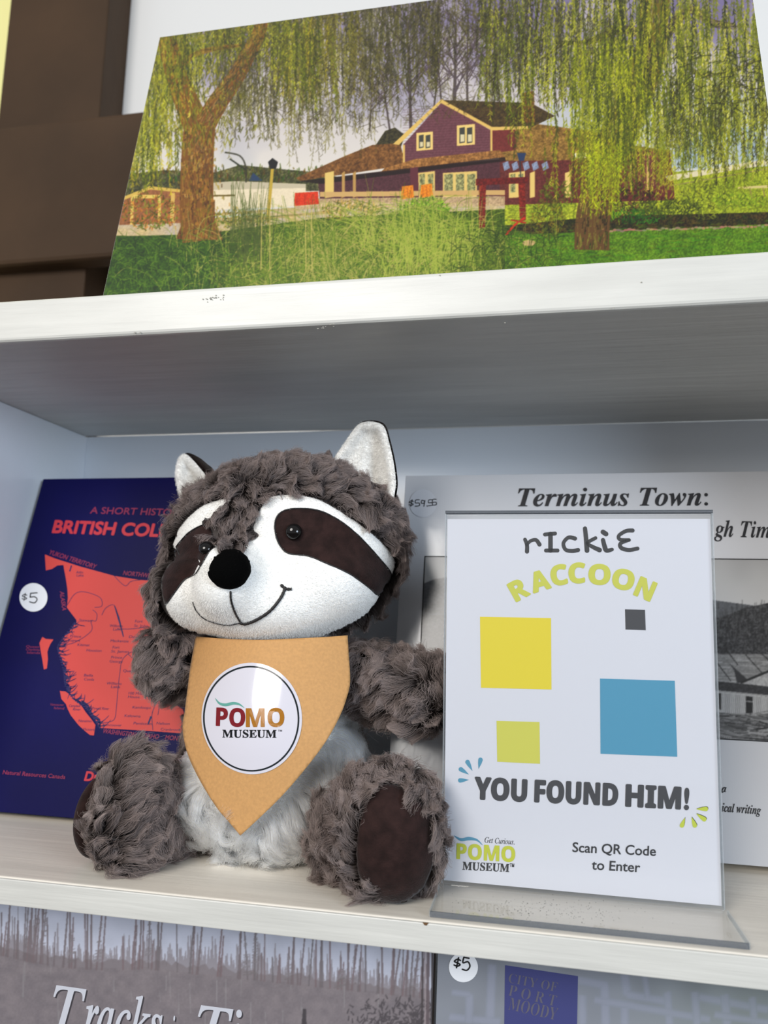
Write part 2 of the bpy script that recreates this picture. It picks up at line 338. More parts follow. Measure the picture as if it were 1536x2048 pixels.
# ------------------------------------------------------------------ landscape picture on the top shelf
def paint_landscape():
    p = Paint(185, -60, 1580, 600, 2, (150, 150, 195)); r = np.random.default_rng(11); U = r.uniform
    Y = p.Y; X = p.X
    n1 = vnoise(p.h, p.w, 180, 1) * .6 + vnoise(p.h, p.w, 70, 2) * .4; t = np.clip((Y - 40) / 300, 0, 1)
    sky = np.array((132, 128, 186)) * (1 - t[..., None]) + np.array((206, 214, 238)) * t[..., None]
    cl = np.clip((n1 + t * .35 - .5) * 3, 0, 1)[..., None]; p.a = sky * (1 - cl * .55) + np.array((226, 228, 246)) * cl * .55
    p.poly([(1040, 330), (1100, 210), (1536, 180), (1580, 340), (1400, 350)], (178, 196, 232), .5)
    p.poly([(1290, 330), (1400, 270), (1580, 240), (1580, 350)], (118, 158, 214), .6, c2=(215, 225, 240), sc=30)
    # far hills, white building, shed, road
    hill = [(235, 352), (330, 340), (430, 345), (480, 330), (560, 338), (640, 345), (700, 360), (700, 380), (235, 392)]
    p.poly(hill, (74, 80, 62), 1, .3, c2=(120, 122, 92), sc=9)
    for _ in range(260): x = U(235, 660); y = U(338, 365); p.line((x, y), (x + U(-2, 2), y - U(3, 12)), 3, (62 + U(0, 60), 74 + U(0, 50), 42), .8, 1)
    p.poly([(418, 376), (500, 368), (612, 372), (612, 412), (418, 420)], (226, 222, 218), 1, .03); p.poly([(418, 366), (470, 362), (612, 368), (612, 376), (418, 380)], (196, 194, 190))
    p.poly([(498, 362), (506, 345), (526, 362)], (60, 84, 130)); p.line((460, 318), (492, 340), 3, (60, 66, 60)); p.path([(450, 305), (480, 312), (492, 335), (492, 365)], 3, (70, 72, 66), .9)
    p.poly([(238, 398), (300, 374), (368, 382), (368, 452), (238, 458)], (158, 112, 84), 1, .12); p.poly([(236, 398), (300, 372), (372, 380), (372, 386), (300, 379), (238, 404)], (214, 190, 110))
    p.poly([(262, 396), (268, 390), (322, 390), (322, 446), (316, 446), (316, 397), (268, 397), (266, 450), (260, 450)], (226, 206, 128)); p.poly([(342, 386), (350, 386), (348, 444), (340, 444)], (216, 190, 120))
    p.poly([(185, 452), (360, 446), (600, 418), (700, 412), (1010, 404), (1010, 424), (640, 440), (360, 474), (185, 478)], (186, 182, 196), 1, .08, c2=(206, 190, 150), sc=20)
    p.line((420, 392), (470, 391), 3, (120, 108, 60)); 
    for a, b in (((400, 432), (640, 414)), ((430, 446), (660, 424))): p.line(a, b, 5, (178, 160, 112), .7)
    # ground
    g = [(185, 470), (360, 474), (640, 436), (1010, 418), (1580, 400), (1580, 640), (185, 640)]
    p.poly(g, (98, 122, 44), 1, .25, sc=26, c2=(66, 92, 34))
    p.poly([(1010, 400), (1240, 350), (1580, 330), (1580, 440), (1240, 452), (1010, 450)], (136, 158, 46), 1, .25, sc=18, c2=(176, 190, 66))
    p.poly([(1010, 452), (1200, 432), (1400, 428), (1536, 424), (1580, 440), (1580, 452), (1300, 458), (1060, 468)], (86, 70, 44), 1, .4, c2=(54, 66, 30), sc=10)
    p.poly([(1010, 470), (1250, 462), (1580, 446), (1580, 640), (1010, 640)], (84, 128, 34), 1, .25, sc=14, c2=(112, 152, 46))
    for _ in range(420): x = U(1010, 1580); y = 462 - (x - 1010) * .035 + U(-4, 120); p.line((x, y), (x + U(6, 26), y - U(0, 2)), 1.6, (66 + U(0, 60), 106 + U(0, 60), 26), .5)
    p.poly([(185, 474), (420, 468), (420, 600), (185, 600)], (82, 120, 40), 1, .25, sc=14, c2=(56, 86, 30))
    # bare trees
    def bare(x, y, ht, lean, wd, d=0, col=(84, 76, 84)):
        x2 = x + lean * ht; y2 = y - ht; mx = (x + x2) / 2 + U(-2, 2); p.path([(x, y), (mx, (y + y2) / 2), (x2, y2)], wd, col, .85, wd * .4, 3)
        if d < 3:
            nb = [13, 5, 3][d]
            for k in range(nb):
                f = U(.2, .98); sgn = 1 if U(0, 1) < .5 else -1; bare(x + (x2 - x) * f, y + (y2 - y) * f, ht * U(.18, .34) * (1.15 - f * .4), sgn * U(.35, 1.0) + lean, max(wd * .42, .8), d + 1, (84 + 10 * d, 76 + 8 * d, 92 + 10 * d))
    for x, ht, ln, wd in ((822, 230, -.04, 7), (866, 150, .1, 4), (908, 190, .02, 8), (935, 210, .01, 5), (972, 200, .01, 5), (780, 170, -.16, 4), (1000, 190, -.06, 3), (740, 150, .05, 3), (1060, 160, -.05, 3), (885, 205, -.09, 4)):
        bare(x, 262 if x < 830 else 232, ht, ln, wd)
    for _ in range(700):
        x = U(700, 1090); y = U(-20, 240); a = U(-1.2, 1.2); L = U(5, 18); p.line((x, y), (x + math.sin(a) * L, y - math.cos(a) * L), .9, (100, 92, 112), .5)
    p.poly([(745, 300), (770, 262), (790, 255), (810, 270), (800, 300)], (62, 60, 40), .9, .4)
    # house
    P = p.poly; wood = (222, 196, 128); wall = (122, 84, 104); dw = (98, 66, 82)
    P([(592, 356), (690, 312), (745, 290), (800, 286), (812, 330), (600, 362)], (150, 112, 74), 1, .2, sc=5, c2=(112, 82, 52))
    P([(636, 360), (812, 336), (1010, 318), (1012, 408), (640, 404)], dw, 1, .12)
    P([(1000, 312), (1340, 300), (1350, 400), (1000, 410)], (116, 64, 66), 1, .15)
    P([(984, 262), (1060, 246), (1180, 262), (1262, 290), (1330, 300), (1330, 318), (1000, 322)], (168, 138, 84), 1, .22, sc=6, c2=(128, 104, 60))
    P([(884, 200), (1062, 206), (1110, 232), (1060, 256), (984, 258)], (78, 66, 46), 1, .2, sc=6, c2=(104, 92, 58))
    P([(884, 204), (984, 262), (988, 306), (808, 328), (806, 290)], wall, 1, .08)
    for k in range(22): yy = 214 + k * 5.2; p.line((806, yy + 6), (985, yy - 2), .8, (92, 48, 64), .35)
    P([(984, 260), (1030, 258), (1032, 300), (986, 306)], (128, 66, 70), 1, .08)
    P([(786, 288), (882, 199), (888, 200), (798, 290)], wood); P([(882, 198), (984, 254), (984, 261), (882, 206)], wood); P([(984, 254), (1056, 252), (1056, 258), (984, 261)], wood)
    p.line((808, 290), (808, 326), 3.4, wood); p.line((983, 258), (983, 305), 4, wood)
    P([(770, 336), (830, 318), (1000, 300), (1010, 314), (760, 346)], (174, 132, 88), 1, .2, sc=5, c2=(140, 104, 66)); P([(600, 362), (770, 342), (1010, 314), (1012, 322), (640, 368)], (44, 30, 30), .75)
    for x0, y0, x1, y1 in ((833, 264, 866, 302), (914, 249, 950, 292)):
        P([(x0, y0 + 2), (x1, y0 - 1), (x1, y1 - 3), (x0, y1)], (232, 212, 150)); mx = (x0 + x1) / 2
        for a, b in ((x0 + 5, mx - 2), (mx + 2, x1 - 5)):
            P([(a, y0 + 7), (b, y0 + 5), (b, y1 - 7), (a, y1 - 5)], (84, 88, 92)); P([(a + 2, y0 + 20), (b - 1, y0 + 20), (b - 1, y1 - 9), (a + 2, y1 - 8)], (216, 214, 196))
    for x0, x1 in ((650, 668), (684, 690), (706, 712), (836, 870), (886, 954), (1018, 1050), (1060, 1070), (1130, 1142)):
        P([(x0, 346), (x1, 342), (x1, 394), (x0, 396)], (224, 204, 140) if x1 - x0 > 8 else (190, 160, 110))
        if x1 - x0 > 20:
            k = 3 if x1 - x0 > 40 else 2; wdt = (x1 - x0) / k
            for i in range(k): a = x0 + i * wdt + 3; P([(a, 349), (a + wdt - 6, 347), (a + wdt - 6, 384), (a, 386)], (118, 128, 106), 1, .3, c2=(176, 176, 130), sc=5)
    P([(820, 336), (836, 334), (838, 396), (822, 396)], (112, 66, 84)); P([(640, 384), (1010, 380), (1010, 390), (640, 394)], (206, 178, 134)); P([(590, 398), (1010, 392), (1010, 412), (590, 418)], (196, 178, 156), .9, .15)
    P([(1044, 186), (1068, 182), (1070, 244), (1050, 246)], (142, 104, 60), 1, .3, sc=4, c2=(100, 74, 44))
    P([(1147, 306), (1180, 305), (1180, 315), (1147, 317)], (236, 236, 232)); 
    for i in range(5): p.line((1153 + i * 5, 311), (1155 + i * 5, 311), 3, (110, 104, 100), .8)
    P([(1240, 305), (1330, 300), (1336, 372), (1244, 380)], (120, 74, 76), 1, .2)
    for x in (1182, 1236, 1262, 1296): p.line((x, 308), (x, 380), 5, (220, 196, 130), .9)
    P([(1330, 352), (1536, 318), (1580, 312), (1580, 322), (1340, 362)], (218, 216, 210), .95); p.line((1340, 372), (1580, 330), 2, (150, 140, 120), .8); p.line((1484, 262), (1488, 332), 5, (208, 208, 206), .9)
    for a in ((590, 386), (804, 373), (842, 370)):
        c = (214, 72, 34) if a[0] < 700 else (226, 146, 44); w_ = 46 if a[0] < 700 else 22; P([a, (a[0] + w_, a[1] - 3), (a[0] + w_ + 2, a[1] + 22), (a[0] - 2, a[1] + 26)], c, 1, .12)
        for i in range(3): p.line((a[0] + 4 + i * w_ / 3, a[1] + 2), (a[0] + 4 + i * w_ / 3, a[1] + 22), 1, (140, 60, 20), .5)
    P([(1476, 374), (1536, 370), (1536, 376), (1476, 378)], (206, 200, 150)); p.line((1500, 376), (1504, 396), 2, (150, 140, 100)); p.line((1526, 376), (1530, 394), 2, (150, 140, 100))
    # lamp and wooden gate
    p.line((545, 338), (536, 440), 6, (196, 176, 84)); P([(536, 324), (545, 316), (556, 324), (552, 338), (540, 338)], (52, 54, 62)); p.line((1040, 320), (1042, 360), 2, (60, 70, 90)); P([(1034, 306), (1052, 306), (1048, 322), (1038, 322)], (58, 78, 128))
    for x in (1012, 1030, 1052, 1070, 1090): P([(x - 7, 326 + (x % 4)), (x + 4, 322), (x + 8, 336), (x - 3, 342)], (140, 168, 222), .85, .2)
    gt = (134, 52, 44)
    P([(958, 362), (972, 362), (970, 456), (958, 458)], gt, 1, .25); P([(1036, 358), (1050, 358), (1052, 440), (1040, 444)], gt, 1, .25); P([(952, 358), (1056, 354), (1056, 366), (952, 371)], (118, 44, 44), 1, .2)
    p.path([(1050, 436), (1030, 450), (1012, 470)], 4, (206, 66, 40)); p.line((1022, 440), (1052, 446), 3, (186, 56, 38)); p.poly(disc(1058, 486, 14, 6, 14), (196, 176, 140)); 
    # shrubs
    def bush(cx, cy, rx, ry, c, n=180, c2=None):
        for _ in range(n):
            a = U(0, 6.28); q = math.sqrt(U(0, 1)); x = cx + math.cos(a) * q * rx; y = cy + math.sin(a) * q * ry; f = U(.6, 1.35); k = c if c2 is None or U(0, 1) < .5 else c2
            b = U(-1.3, 1.3); L = U(4, 11); p.line((x, y), (x + math.sin(b) * L, y - math.cos(b) * L), U(1.5, 3.2), np.array(k) * f, .8, .8)
    bush(1270, 405, 44, 42, (58, 62, 30), 320, (96, 58, 60)); bush(1270, 436, 60, 14, (56, 116, 34), 200); bush(1115, 392, 34, 30, (104, 122, 40), 200); bush(1095, 440, 34, 40, (132, 120, 46), 260, (96, 108, 36)); bush(1410, 400, 50, 40, (150, 166, 58), 200, (92, 104, 44))
    bush(1200, 436, 20, 20, (60, 80, 30), 80); bush(300, 428, 60, 34, (170, 112, 50), 330, (110, 130, 40)); bush(470, 440, 70, 18, (150, 132, 56), 240, (90, 110, 40)); bush(850, 420, 48, 22, (128, 182, 36), 420, (96, 156, 28)); bush(700, 425, 60, 22, (110, 130, 48), 240, (170, 150, 80)); bush(1340, 420, 60, 20, (70, 84, 32), 260); bush(1480, 404, 60, 14, (120, 150, 40), 160)
    for i in range(46):
        x = 1200 + i * 7.4; y = 462 - (x - 1200) * .03 + U(-2, 2); p.poly(disc(x, y, U(3, 6), U(1.6, 3), 9), (190 - U(0, 50), 168 - U(0, 50), 136), .9)
    # willow trunks
    def trunk(pts, w0, w1, c, hi, lo):
        p.path(pts, w0, c, 1, w1, 8); P_ = spline(pts, 14)
        for i in range(len(P_) * 7):
            f = U(0, .999); j = int(f * (len(P_) - 1)); wd = (w0 + (w1 - w0) * f) / 2; o = U(-.9, .9) * wd; q = P_[j]; t2 = P_[min(j + 1, len(P_) - 1)] - P_[j]; t2 = t2 / (np.linalg.norm(t2) + 1e-6); nn = np.array([-t2[1], t2[0]])
            a = q + nn * o; b = a + t2 * U(6, 18) + nn * U(-2, 2); p.line(a, b, U(1.2, 2.8), hi if (U(-1, 1) < o / wd * -.6 + .1) else lo, .6, .8)
    br, hi, lo = (138, 100, 52), (176, 138, 70), (100, 70, 40)
    p.poly([(352, 478), (366, 440), (366, 400), (430, 400), (430, 440), (446, 480)], br, 1, .25, c2=(100, 72, 40), sc=5); trunk([(400, 482), (394, 430), (394, 360), (396, 300), (400, 250)], 70, 62, br, hi, lo)
    trunk([(398, 262), (372, 200), (350, 140), (330, 60), (322, 10)], 56, 26, (140, 104, 44), (200, 168, 60), lo)
    trunk([(410, 250), (436, 205), (468, 160), (496, 110), (520, 60), (536, -20)], 44, 20, br, hi, lo)
    trunk([(350, 140), (400, 105), (470, 92)], 14, 6, br, hi, lo)
    trunk([(1184, 500), (1186, 440), (1198, 380), (1214, 320)], 70, 66, (112, 88, 60), (160, 130, 84), (58, 44, 34))
    trunk([(1214, 330), (1236, 270), (1262, 210), (1288, 150), (1304, 80), (1312, -40)], 70, 58, (126, 116, 46), (170, 170, 60), (66, 60, 30))
    trunk([(1296, 130), (1340, 60), (1380, 20), (1420, 44), (1460, 52)], 22, 12, (96, 84, 42), (140, 130, 60), (50, 44, 26)); trunk([(1290, 70), (1240, 60), (1180, 84), (1130, 86)], 22, 6, (96, 84, 42), (140, 130, 60), (50, 44, 26))
    trunk([(1360, 60), (1362, 110), (1400, 150), (1470, 140), (1530, 110)], 10, 5, (80, 70, 40), (120, 110, 60), (44, 40, 26))
    for a in (((520, 50), (600, 90), (660, 140), (700, 190)), ((560, 20), (640, 20), (720, 60)), ((600, 60), (640, 40), (700, 30)), ((1130, 86), (1080, 120), (1040, 130)), ((1300, 180), (1240, 190), (1190, 160))): p.path(a, 4, (84, 76, 40), .9, 1.2)
    # hanging willow twigs
    pal = [(142, 152, 34), (108, 124, 30), (176, 184, 58), (78, 90, 28), (54, 62, 26), (196, 198, 86), (122, 138, 34)]
    def hang(x, y, L, c, wd=1.5, al=.85):
        sw = U(-.12, .12); n = max(int(L / 14), 2); q = (x, y)
        for i in range(n):
            z = (q[0] + sw * 14 + U(-1.5, 1.5), q[1] + 14); p.line(q, z, wd * .6, np.array(c) * .8, al * .7)
            for _ in range(3):
                f = U(0, 1); a = (q[0] + (z[0] - q[0]) * f, q[1] + (z[1] - q[1]) * f); b = U(-.9, .9); l = U(4, 9); p.line(a, (a[0] + math.sin(b) * l, a[1] + math.cos(b) * l), wd, np.array(c) * U(.8, 1.25), al, .6)
            q = z
    def zone(n, xf, y0f, Lf, cols, wd=1.5, al=.85):
        for _ in range(n): x = xf(); hang(x, y0f(x), Lf(x), cols[int(U(0, len(cols)))], wd, al)
    dk = [(72, 76, 34), (96, 98, 40), (58, 58, 34), (120, 122, 54), (86, 84, 60)]
    zone(700, lambda: U(430, 880), lambda x: U(-50, 190 - (x - 500) * .2), lambda x: U(30, 120), dk, 1.3, .75)
    zone(240, lambda: U(640, 1000), lambda x: U(-60, 60), lambda x: U(20, 90), dk, 1.2, .7)
    zone(260, lambda: U(430, 760), lambda x: U(60, 240), lambda x: U(30, 110), [(100, 98, 50), (130, 128, 66), (84, 80, 56)], 1.0, .6)
    zone(90, lambda: U(560, 720), lambda x: U(-20, 120), lambda x: U(60, 200), [(150, 152, 60), (124, 120, 44)], 1.5, .75)
    for cx, y0, L, n in ((300, 110, 240, 60), (262, 230, 150, 42), (340, 60, 180, 60), (236, 300, 90, 22), (385, 50, 110, 44), (440, 40, 90, 34), (520, -10, 120, 44), (560, 0, 180, 34), (610, 40, 170, 34), (330, 230, 130, 26), (470, 60, 60, 30)):
        zone(int(n * 1.25), lambda: r.normal(cx, 24), lambda x: y0 + U(-30, 30), lambda x: L * U(.5, 1.1), pal[:4] + [(176, 170, 40)], 1.6)
    zone(520, lambda: U(960, 1250), lambda x: U(-40, 130), lambda x: U(40, 140), dk[:3] + pal[:3] + [pal[3]], 1.5)
    zone(560, lambda: U(1230, 1560), lambda x: U(-50, 200), lambda x: U(50, 190), pal, 1.6)
    zone(260, lambda: U(1290, 1560), lambda x: U(150, 300), lambda x: U(30, 110), dk[:3] + pal[:3], 1.4)
    zone(360, lambda: r.normal(1216, 50), lambda x: U(60, 300), lambda x: U(60, 150), pal[:3] + [(166, 180, 30), pal[3]], 1.8)
    zone(46, lambda: r.normal(1210, 20), lambda x: U(280, 330), lambda x: U(60, 130), [(176, 196, 24), (150, 172, 22)], 2.0)
    zone(36, lambda: r.normal(1330, 12), lambda x: U(260, 330), lambda x: U(40, 110), [(170, 176, 50), (130, 146, 40)], 1.4); zone(36, lambda: r.normal(1420, 30), lambda x: U(200, 260), lambda x: U(60, 110), pal[:4], 1.3)
    zone(24, lambda: U(1000, 1060), lambda x: U(130, 230), lambda x: U(50, 120), pal[:4], 1.3)
    for _ in range(120):
        x = U(1380, 1560); y = U(90, 220); a = U(-1.5, 1.5); p.line((x, y), (x + 26 * math.sin(a), y + 12 * math.cos(a)), 2, (48, 50, 26), .6, .6)
    p.poly([(352, 478), (366, 440), (366, 400), (430, 400), (430, 440), (446, 480)], br, 1, .25, c2=(100, 72, 40), sc=5); trunk([(400, 482), (394, 430), (394, 360), (396, 300), (400, 250)], 70, 62, br, hi, lo)
    trunk([(398, 262), (372, 200), (350, 140), (330, 60), (322, 10)], 56, 26, (140, 104, 44), (200, 168, 60), lo)
    trunk([(410, 250), (436, 205), (468, 160), (496, 110), (520, 60), (536, -20)], 44, 20, br, hi, lo)
    trunk([(350, 140), (400, 105), (470, 92)], 14, 6, br, hi, lo)
    for _ in range(70): hang(r.normal(345, 40), U(-20, 150), U(30, 110), pal[int(U(0, 6))], 1.6, .85)
    for _ in range(500): y = U(250, 470); x = 398 + r.normal(0, 20); p.line((x, y), (x + U(-2, 2), y + U(3, 9)), 2.2, ((170, 150, 50), (120, 110, 40), (196, 150, 74), (84, 62, 34))[int(U(0, 4))], .6)
    for _ in range(900):
        x = r.normal(370, 75); y = U(10, 290); a = U(-.5, .5); p.line((x, y), (x + 12 * math.sin(a), y + 12), 2.4, ((150, 152, 40), (120, 124, 36), (88, 92, 36))[int(U(0, 3))], .8, .8)
    for _ in range(1800):
        x = U(430, 1000); y = U(-20, 260 - abs(x - 720) * .2); a = r.normal(0, .9); L = U(8, 26); p.line((x, y), (x + math.sin(a) * L, y + math.cos(a) * L), 1.1, ((62, 58, 44), (88, 84, 60), (104, 104, 58))[int(U(0, 3))], .55)
    # foreground grasses
    def blade(x, y, L, a, c, wd=1.3, cv=.9):
        x1 = x + math.sin(a) * L * .6; y1 = y - math.cos(a) * L * .6; x2 = x + math.sin(a + cv * np.sign(a + .01)) * L * .9; y2 = y1 - math.cos(a + cv) * L * .25; p.path([(x, y), (x1, y1), (x2 if abs(a) > .25 else x + math.sin(a) * L, y2 if abs(a) > .25 else y - L)], wd, c, .75, .6, 4)
    gp = [(150, 166, 82), (104, 136, 50), (188, 192, 124), (76, 108, 36), (128, 160, 56), (196, 188, 130)]
    p.poly([(430, 600), (470, 520), (560, 450), (660, 440), (760, 430), (850, 410), (940, 440), (1000, 500), (1010, 600)], (92, 124, 44), .75, .3, sc=10, c2=(126, 150, 60))
    for _ in range(1500):
        x = r.normal(700, 150); y = U(470, 610) if abs(x - 860) > 130 else U(440, 600); blade(x, y, U(30, 95), r.normal(0, .6), gp[int(U(0, 6))], U(.9, 1.7))
    for _ in range(70): x = r.normal(500, 26); blade(x, U(470, 540), U(70, 150), r.normal(0, .13), (86, 104, 60), 1.4)
    for _ in range(170): x = r.normal(840, 60); blade(x, U(480, 570), U(60, 120), r.normal(0, .35), (176, 196, 96), 1.5)
    for x in (612, 624, 540, 522): p.line((x, 540), (x + U(-3, 3), 420), 2, (206, 196, 136), .8, 1.4)
    for _ in range(500): x = U(185, 470); y = U(490, 600); blade(x, y, U(10, 30), r.normal(0, .8), ((70, 110, 30), (120, 160, 56), (50, 84, 26))[int(U(0, 3))], 1.2)
    for _ in range(260): x = U(900, 1120); y = U(470, 570); blade(x, y, U(14, 50), r.normal(0, .7), ((70, 96, 34), (120, 140, 60), (48, 70, 28))[int(U(0, 3))], 1.2)
    p.flush(); p.blur(3); p.a = (p.a * (1.04, .985, .86) - 118) * 1.22 + 104; lum = p.a.mean(2, keepdims=True); p.a = lum + (p.a - lum) * .92
    return p
ang = math.radians(11.5); vv = np.array([0, math.sin(ang), math.cos(ang)]); uu = np.array([1.0, 0, 0]); nn_ = np.array([0, -math.cos(ang), math.sin(ang)])
y0b = .03; BW = .3687; BH = .2205; O = np.array([-.2458, y0b, ZT + .0006])
pic = thing('landscape_picture', 'wide glossy colour photo print of purple house behind willow trees, leaning on top shelf', 'picture', tuple(O))
slab('backing_board', O, uu, vv, nn_, BW, BH, .004, mat('foam_board_edge', (225, 225, 222), .6), pic)
print_on('printed_scene', O + nn_ * .0002 + uu * .0004 + vv * .0004, uu, vv, BW - .0008, BH - .0008, 860, 510, paint_landscape(), mat_print('glossy_photo_print', .3, .25), pic, .7)

# ------------------------------------------------------------------ blue book
BK = .94
def book(name, label, loc, o, ang, wd, ht, t, cover, page, group=None):
    v = np.array([0, math.sin(ang), math.cos(ang)]); n = np.array([0, -math.cos(ang), math.sin(ang)]); b = thing(name, label, 'book', tuple(o), group)
    slab('front_cover', o, uu, v, n, wd, ht, .0012, cover, b, .0003); slab('page_block', o + uu * .001 + v * .0015 - n * .0012, uu, v, n, wd - .003, ht - .003, t, page, b, .0002)
    slab('back_cover', o - n * (.0012 + t), uu, v, n, wd, ht, .0012, cover, b, .0003); return b, Plane(o, n), v, n
pages = mat('book_pages', (228, 222, 208), .8, .0003, (4, 4, 1500))
navy = mat('navy_cover', (7, 6, 72), .5, .00005, (300, 300, 300), var=.12, vscale=(12, 12, 12), spec=.12)
ob = np.array([-.3605, .0915, .0030])
bb, bp, bv, bn = book('blue_book', 'navy blue softcover book with coral map and round price sticker, left of the plush toy', None, ob, math.radians(15), .146, .2305, .006, navy, pages)
S = Shapes(); cor = (222, 72, 66)
land = [(90, 1109), (110, 1117), (160, 1133), (229, 1152), (280, 1160), (326, 1163), (322, 1200), (318, 1222), (300, 1280), (297, 1330), (312, 1382), (338, 1400), (366, 1419), (372, 1440), (369, 1467), (300, 1462), (202, 1456), (194, 1444), (186, 1432), (178, 1420), (170, 1408), (160, 1402), (148, 1396), (141, 1387), (136, 1378), (140, 1370), (131, 1364), (137, 1354), (129, 1346), (133, 1336), (126, 1326), (124, 1316), (118, 1306), (119, 1294), (124, 1284), (130, 1272), (140, 1262), (152, 1246), (153, 1240), (143, 1227), (134, 1215), (136, 1196), (135, 1178), (132, 1158), (127, 1130), (115, 1131), (104, 1138), (92, 1141)]
S.poly(land)
S.poly([(120, 1382), (131, 1383), (142, 1391), (153, 1401), (164, 1413), (172, 1425), (181, 1436), (191, 1450), (188, 1471), (180, 1470), (170, 1462), (158, 1451), (150, 1441), (142, 1431), (136, 1419), (132, 1408), (123, 1398)])
S.poly([(85, 1274), (92, 1278), (107, 1279), (101, 1288), (97, 1297), (95, 1304), (96, 1318), (94, 1337), (88, 1339), (85, 1320), (82, 1304), (79, 1286)])
S.on('map_of_land', bp, .00012, ink(cor), bb)
S = Shapes(); nb = (20, 18, 92); r5 = np.random.default_rng(5)
coast = spline([(152, 1246), (124, 1284), (119, 1300), (130, 1340), (134, 1370), (148, 1396), (178, 1420), (200, 1452)], 16)
for i in range(0, len(coast), 2):
    a = coast[i]; an = r5.uniform(-1.1, .9); L = r5.uniform(7, 22); q = a + np.array([math.cos(an), math.sin(an)]) * L * .5; z = q + np.array([math.cos(an - r5.uniform(-.8, .8)), math.sin(an - r5.uniform(0, 1.2))]) * L * .6
    S.line([a - (3, 0), q, z], [2.6, .8], 3)
    if i % 4 == 0: S.line([q, q + r5.normal(0, 7, 2)], [1.8, .8], 1, False)
S.line([(164, 1402), (176, 1412), (184, 1430), (198, 1440), (200, 1456)], [3, 5, 6, 3], 4); S.line([(229, 1212), (237, 1235), (247, 1273)], [1, 4, 2], 4)
for pth in ([(135, 1210), (150, 1188), (170, 1184), (200, 1195), (204, 1212), (190, 1215)], [(186, 1220), (194, 1228), (192, 1242), (182, 1242), (183, 1262), (150, 1285), (124, 1290)], [(204, 1230), (212, 1216), (228, 1210), (236, 1230)], [(236, 1258), (262, 1258), (290, 1255)], [(298, 1291), (275, 1300), (256, 1308), (244, 1322), (240, 1345), (236, 1380), (233, 1415), (228, 1440), (205, 1446)], [(306, 1380), (310, 1408), (304, 1430), (306, 1460)], [(229, 1152), (240, 1164), (252, 1172), (262, 1163), (280, 1160)], [(256, 1308), (272, 1322), (282, 1330)], [(310, 1382), (318, 1410), (316, 1430)]): S.line(pth, 1.1, 4)
S.line([(302, 1434), (297, 1447)], 3.4, 1, False); S.line([(143, 1132), (140, 1142)], 2.6, 1, False)
for t, x, y, w_ in (('Stewart', 158, 1243, 27), ('Prince', 140, 1275, 22), ('Rupert', 136, 1283, 24), ('Kitimat', 155, 1292, 24), ('Houston', 173, 1303, 30), ('Williston', 219, 1254, 26), ('Lake', 226, 1261, 16), ('Fort', 270, 1245, 15), ('St. John', 268, 1254, 28), ('Dawson', 258, 1276, 32), ('Mackenzie', 221, 1284, 36), ('Fort', 225, 1297, 14), ('St. James', 222, 1305, 36), ('Prince', 222, 1317, 22), ('George', 219, 1325, 26), ('Quesnel', 246, 1344, 30), ('Bella', 168, 1353, 18), ('Coola', 168, 1361, 20), ('Williams', 213, 1369, 30), ('Lake', 222, 1376, 18), ('100 Mile', 257, 1389, 28), ('House', 256, 1396, 23), ('Kamloops', 265, 1417, 36), ('Kelowna', 249, 1434, 32), ('Penticton', 267, 1449, 36), ('Nelson', 313, 1449, 26), ('Cranbrook', 321, 1461, 40), ('Fort', 290, 1194, 14), ('Nelson', 285, 1201, 26), ('Powell River', 184, 1419, 34), ('Vancouver', 205, 1452, 38), ('Nanaimo', 157, 1444, 26), ('Victoria', 165, 1461, 26), ('Campbell', 138, 1414, 22), ('River', 146, 1421, 15), ('Atlin', 152, 1147, 14), ('Lake', 153, 1153, 14)):
    text(S, t, (x, y), (x + w_, y + w_ * .03), 5.2, 'si', .012)
S.on('map_lettering', bp, .00022, ink(nb), bb)
S = Shapes(); text(S, 'BRITISH COLUMBIA', (105, 1065), (425, 1077), 24, 'sbi', 0); S.on('title_lettering', bp, .00015, ink((212, 52, 68)), bb); S = Shapes(); text(S, 'Dr. E', (169, 1561), (219, 1564), 18, 'sbi', 0); S.on('author_lettering', bp, .00015, ink((212, 52, 68)), bb)
S = Shapes(); text(S, 'A SHORT HISTORY OF', (180, 1027), (404, 1033), 13, 'si', .004); text(S, 'YUKON TERRITORY', (97, 1108), (190, 1138), 9, 'si', .01); text(S, 'NORTHWEST TERRITORY', (246, 1150), (372, 1163), 8.5, 'si', .01); text(S, 'ALASKA', (120, 1183), (125, 1221), 8, 'si', .01)
text(S, 'WASHINGTON', (205, 1466), (270, 1474), 9, 'si', .01); text(S, 'IDAHO', (284, 1475), (317, 1478), 9, 'si', .01); text(S, 'MONTANA', (330, 1479), (385, 1484), 9, 'si', .01); text(S, 'Source  Natural Resources Canada', (-34, 1545), (130, 1558), 8, 'si', .008)
text(S, 'Queen', (52, 1295), (78, 1296), 4.5, 'si', .01); text(S, 'Charlotte', (52, 1301), (80, 1302), 4.5, 'si', .01); text(S, 'Islands', (54, 1307), (80, 1308), 4.5, 'si', .01); text(S, 'Vancouver', (100, 1411), (128, 1412), 4.5, 'si', .01); text(S, 'Island', (108, 1418), (128, 1419), 4.5, 'si', .01)
S.on('small_lettering', bp, .00015, ink((152, 40, 84)), bb)
stk = mat('paper_sticker', (226, 228, 232), .55)
def sticker(parent, pln, cx, cy, rx, ry, parts, m=stk, rot=0, col=(20, 20, 24)):
    S = Shapes(); S.poly(disc(cx, cy, rx, ry, 40, rot)); o = S.on('price_sticker', pln, .0004, m, parent)
    S = Shapes()
    for pts, wd in parts: S.line(pts, wd, 5)
    S.on('handwriting', pln, .0005, ink(col), o); return o
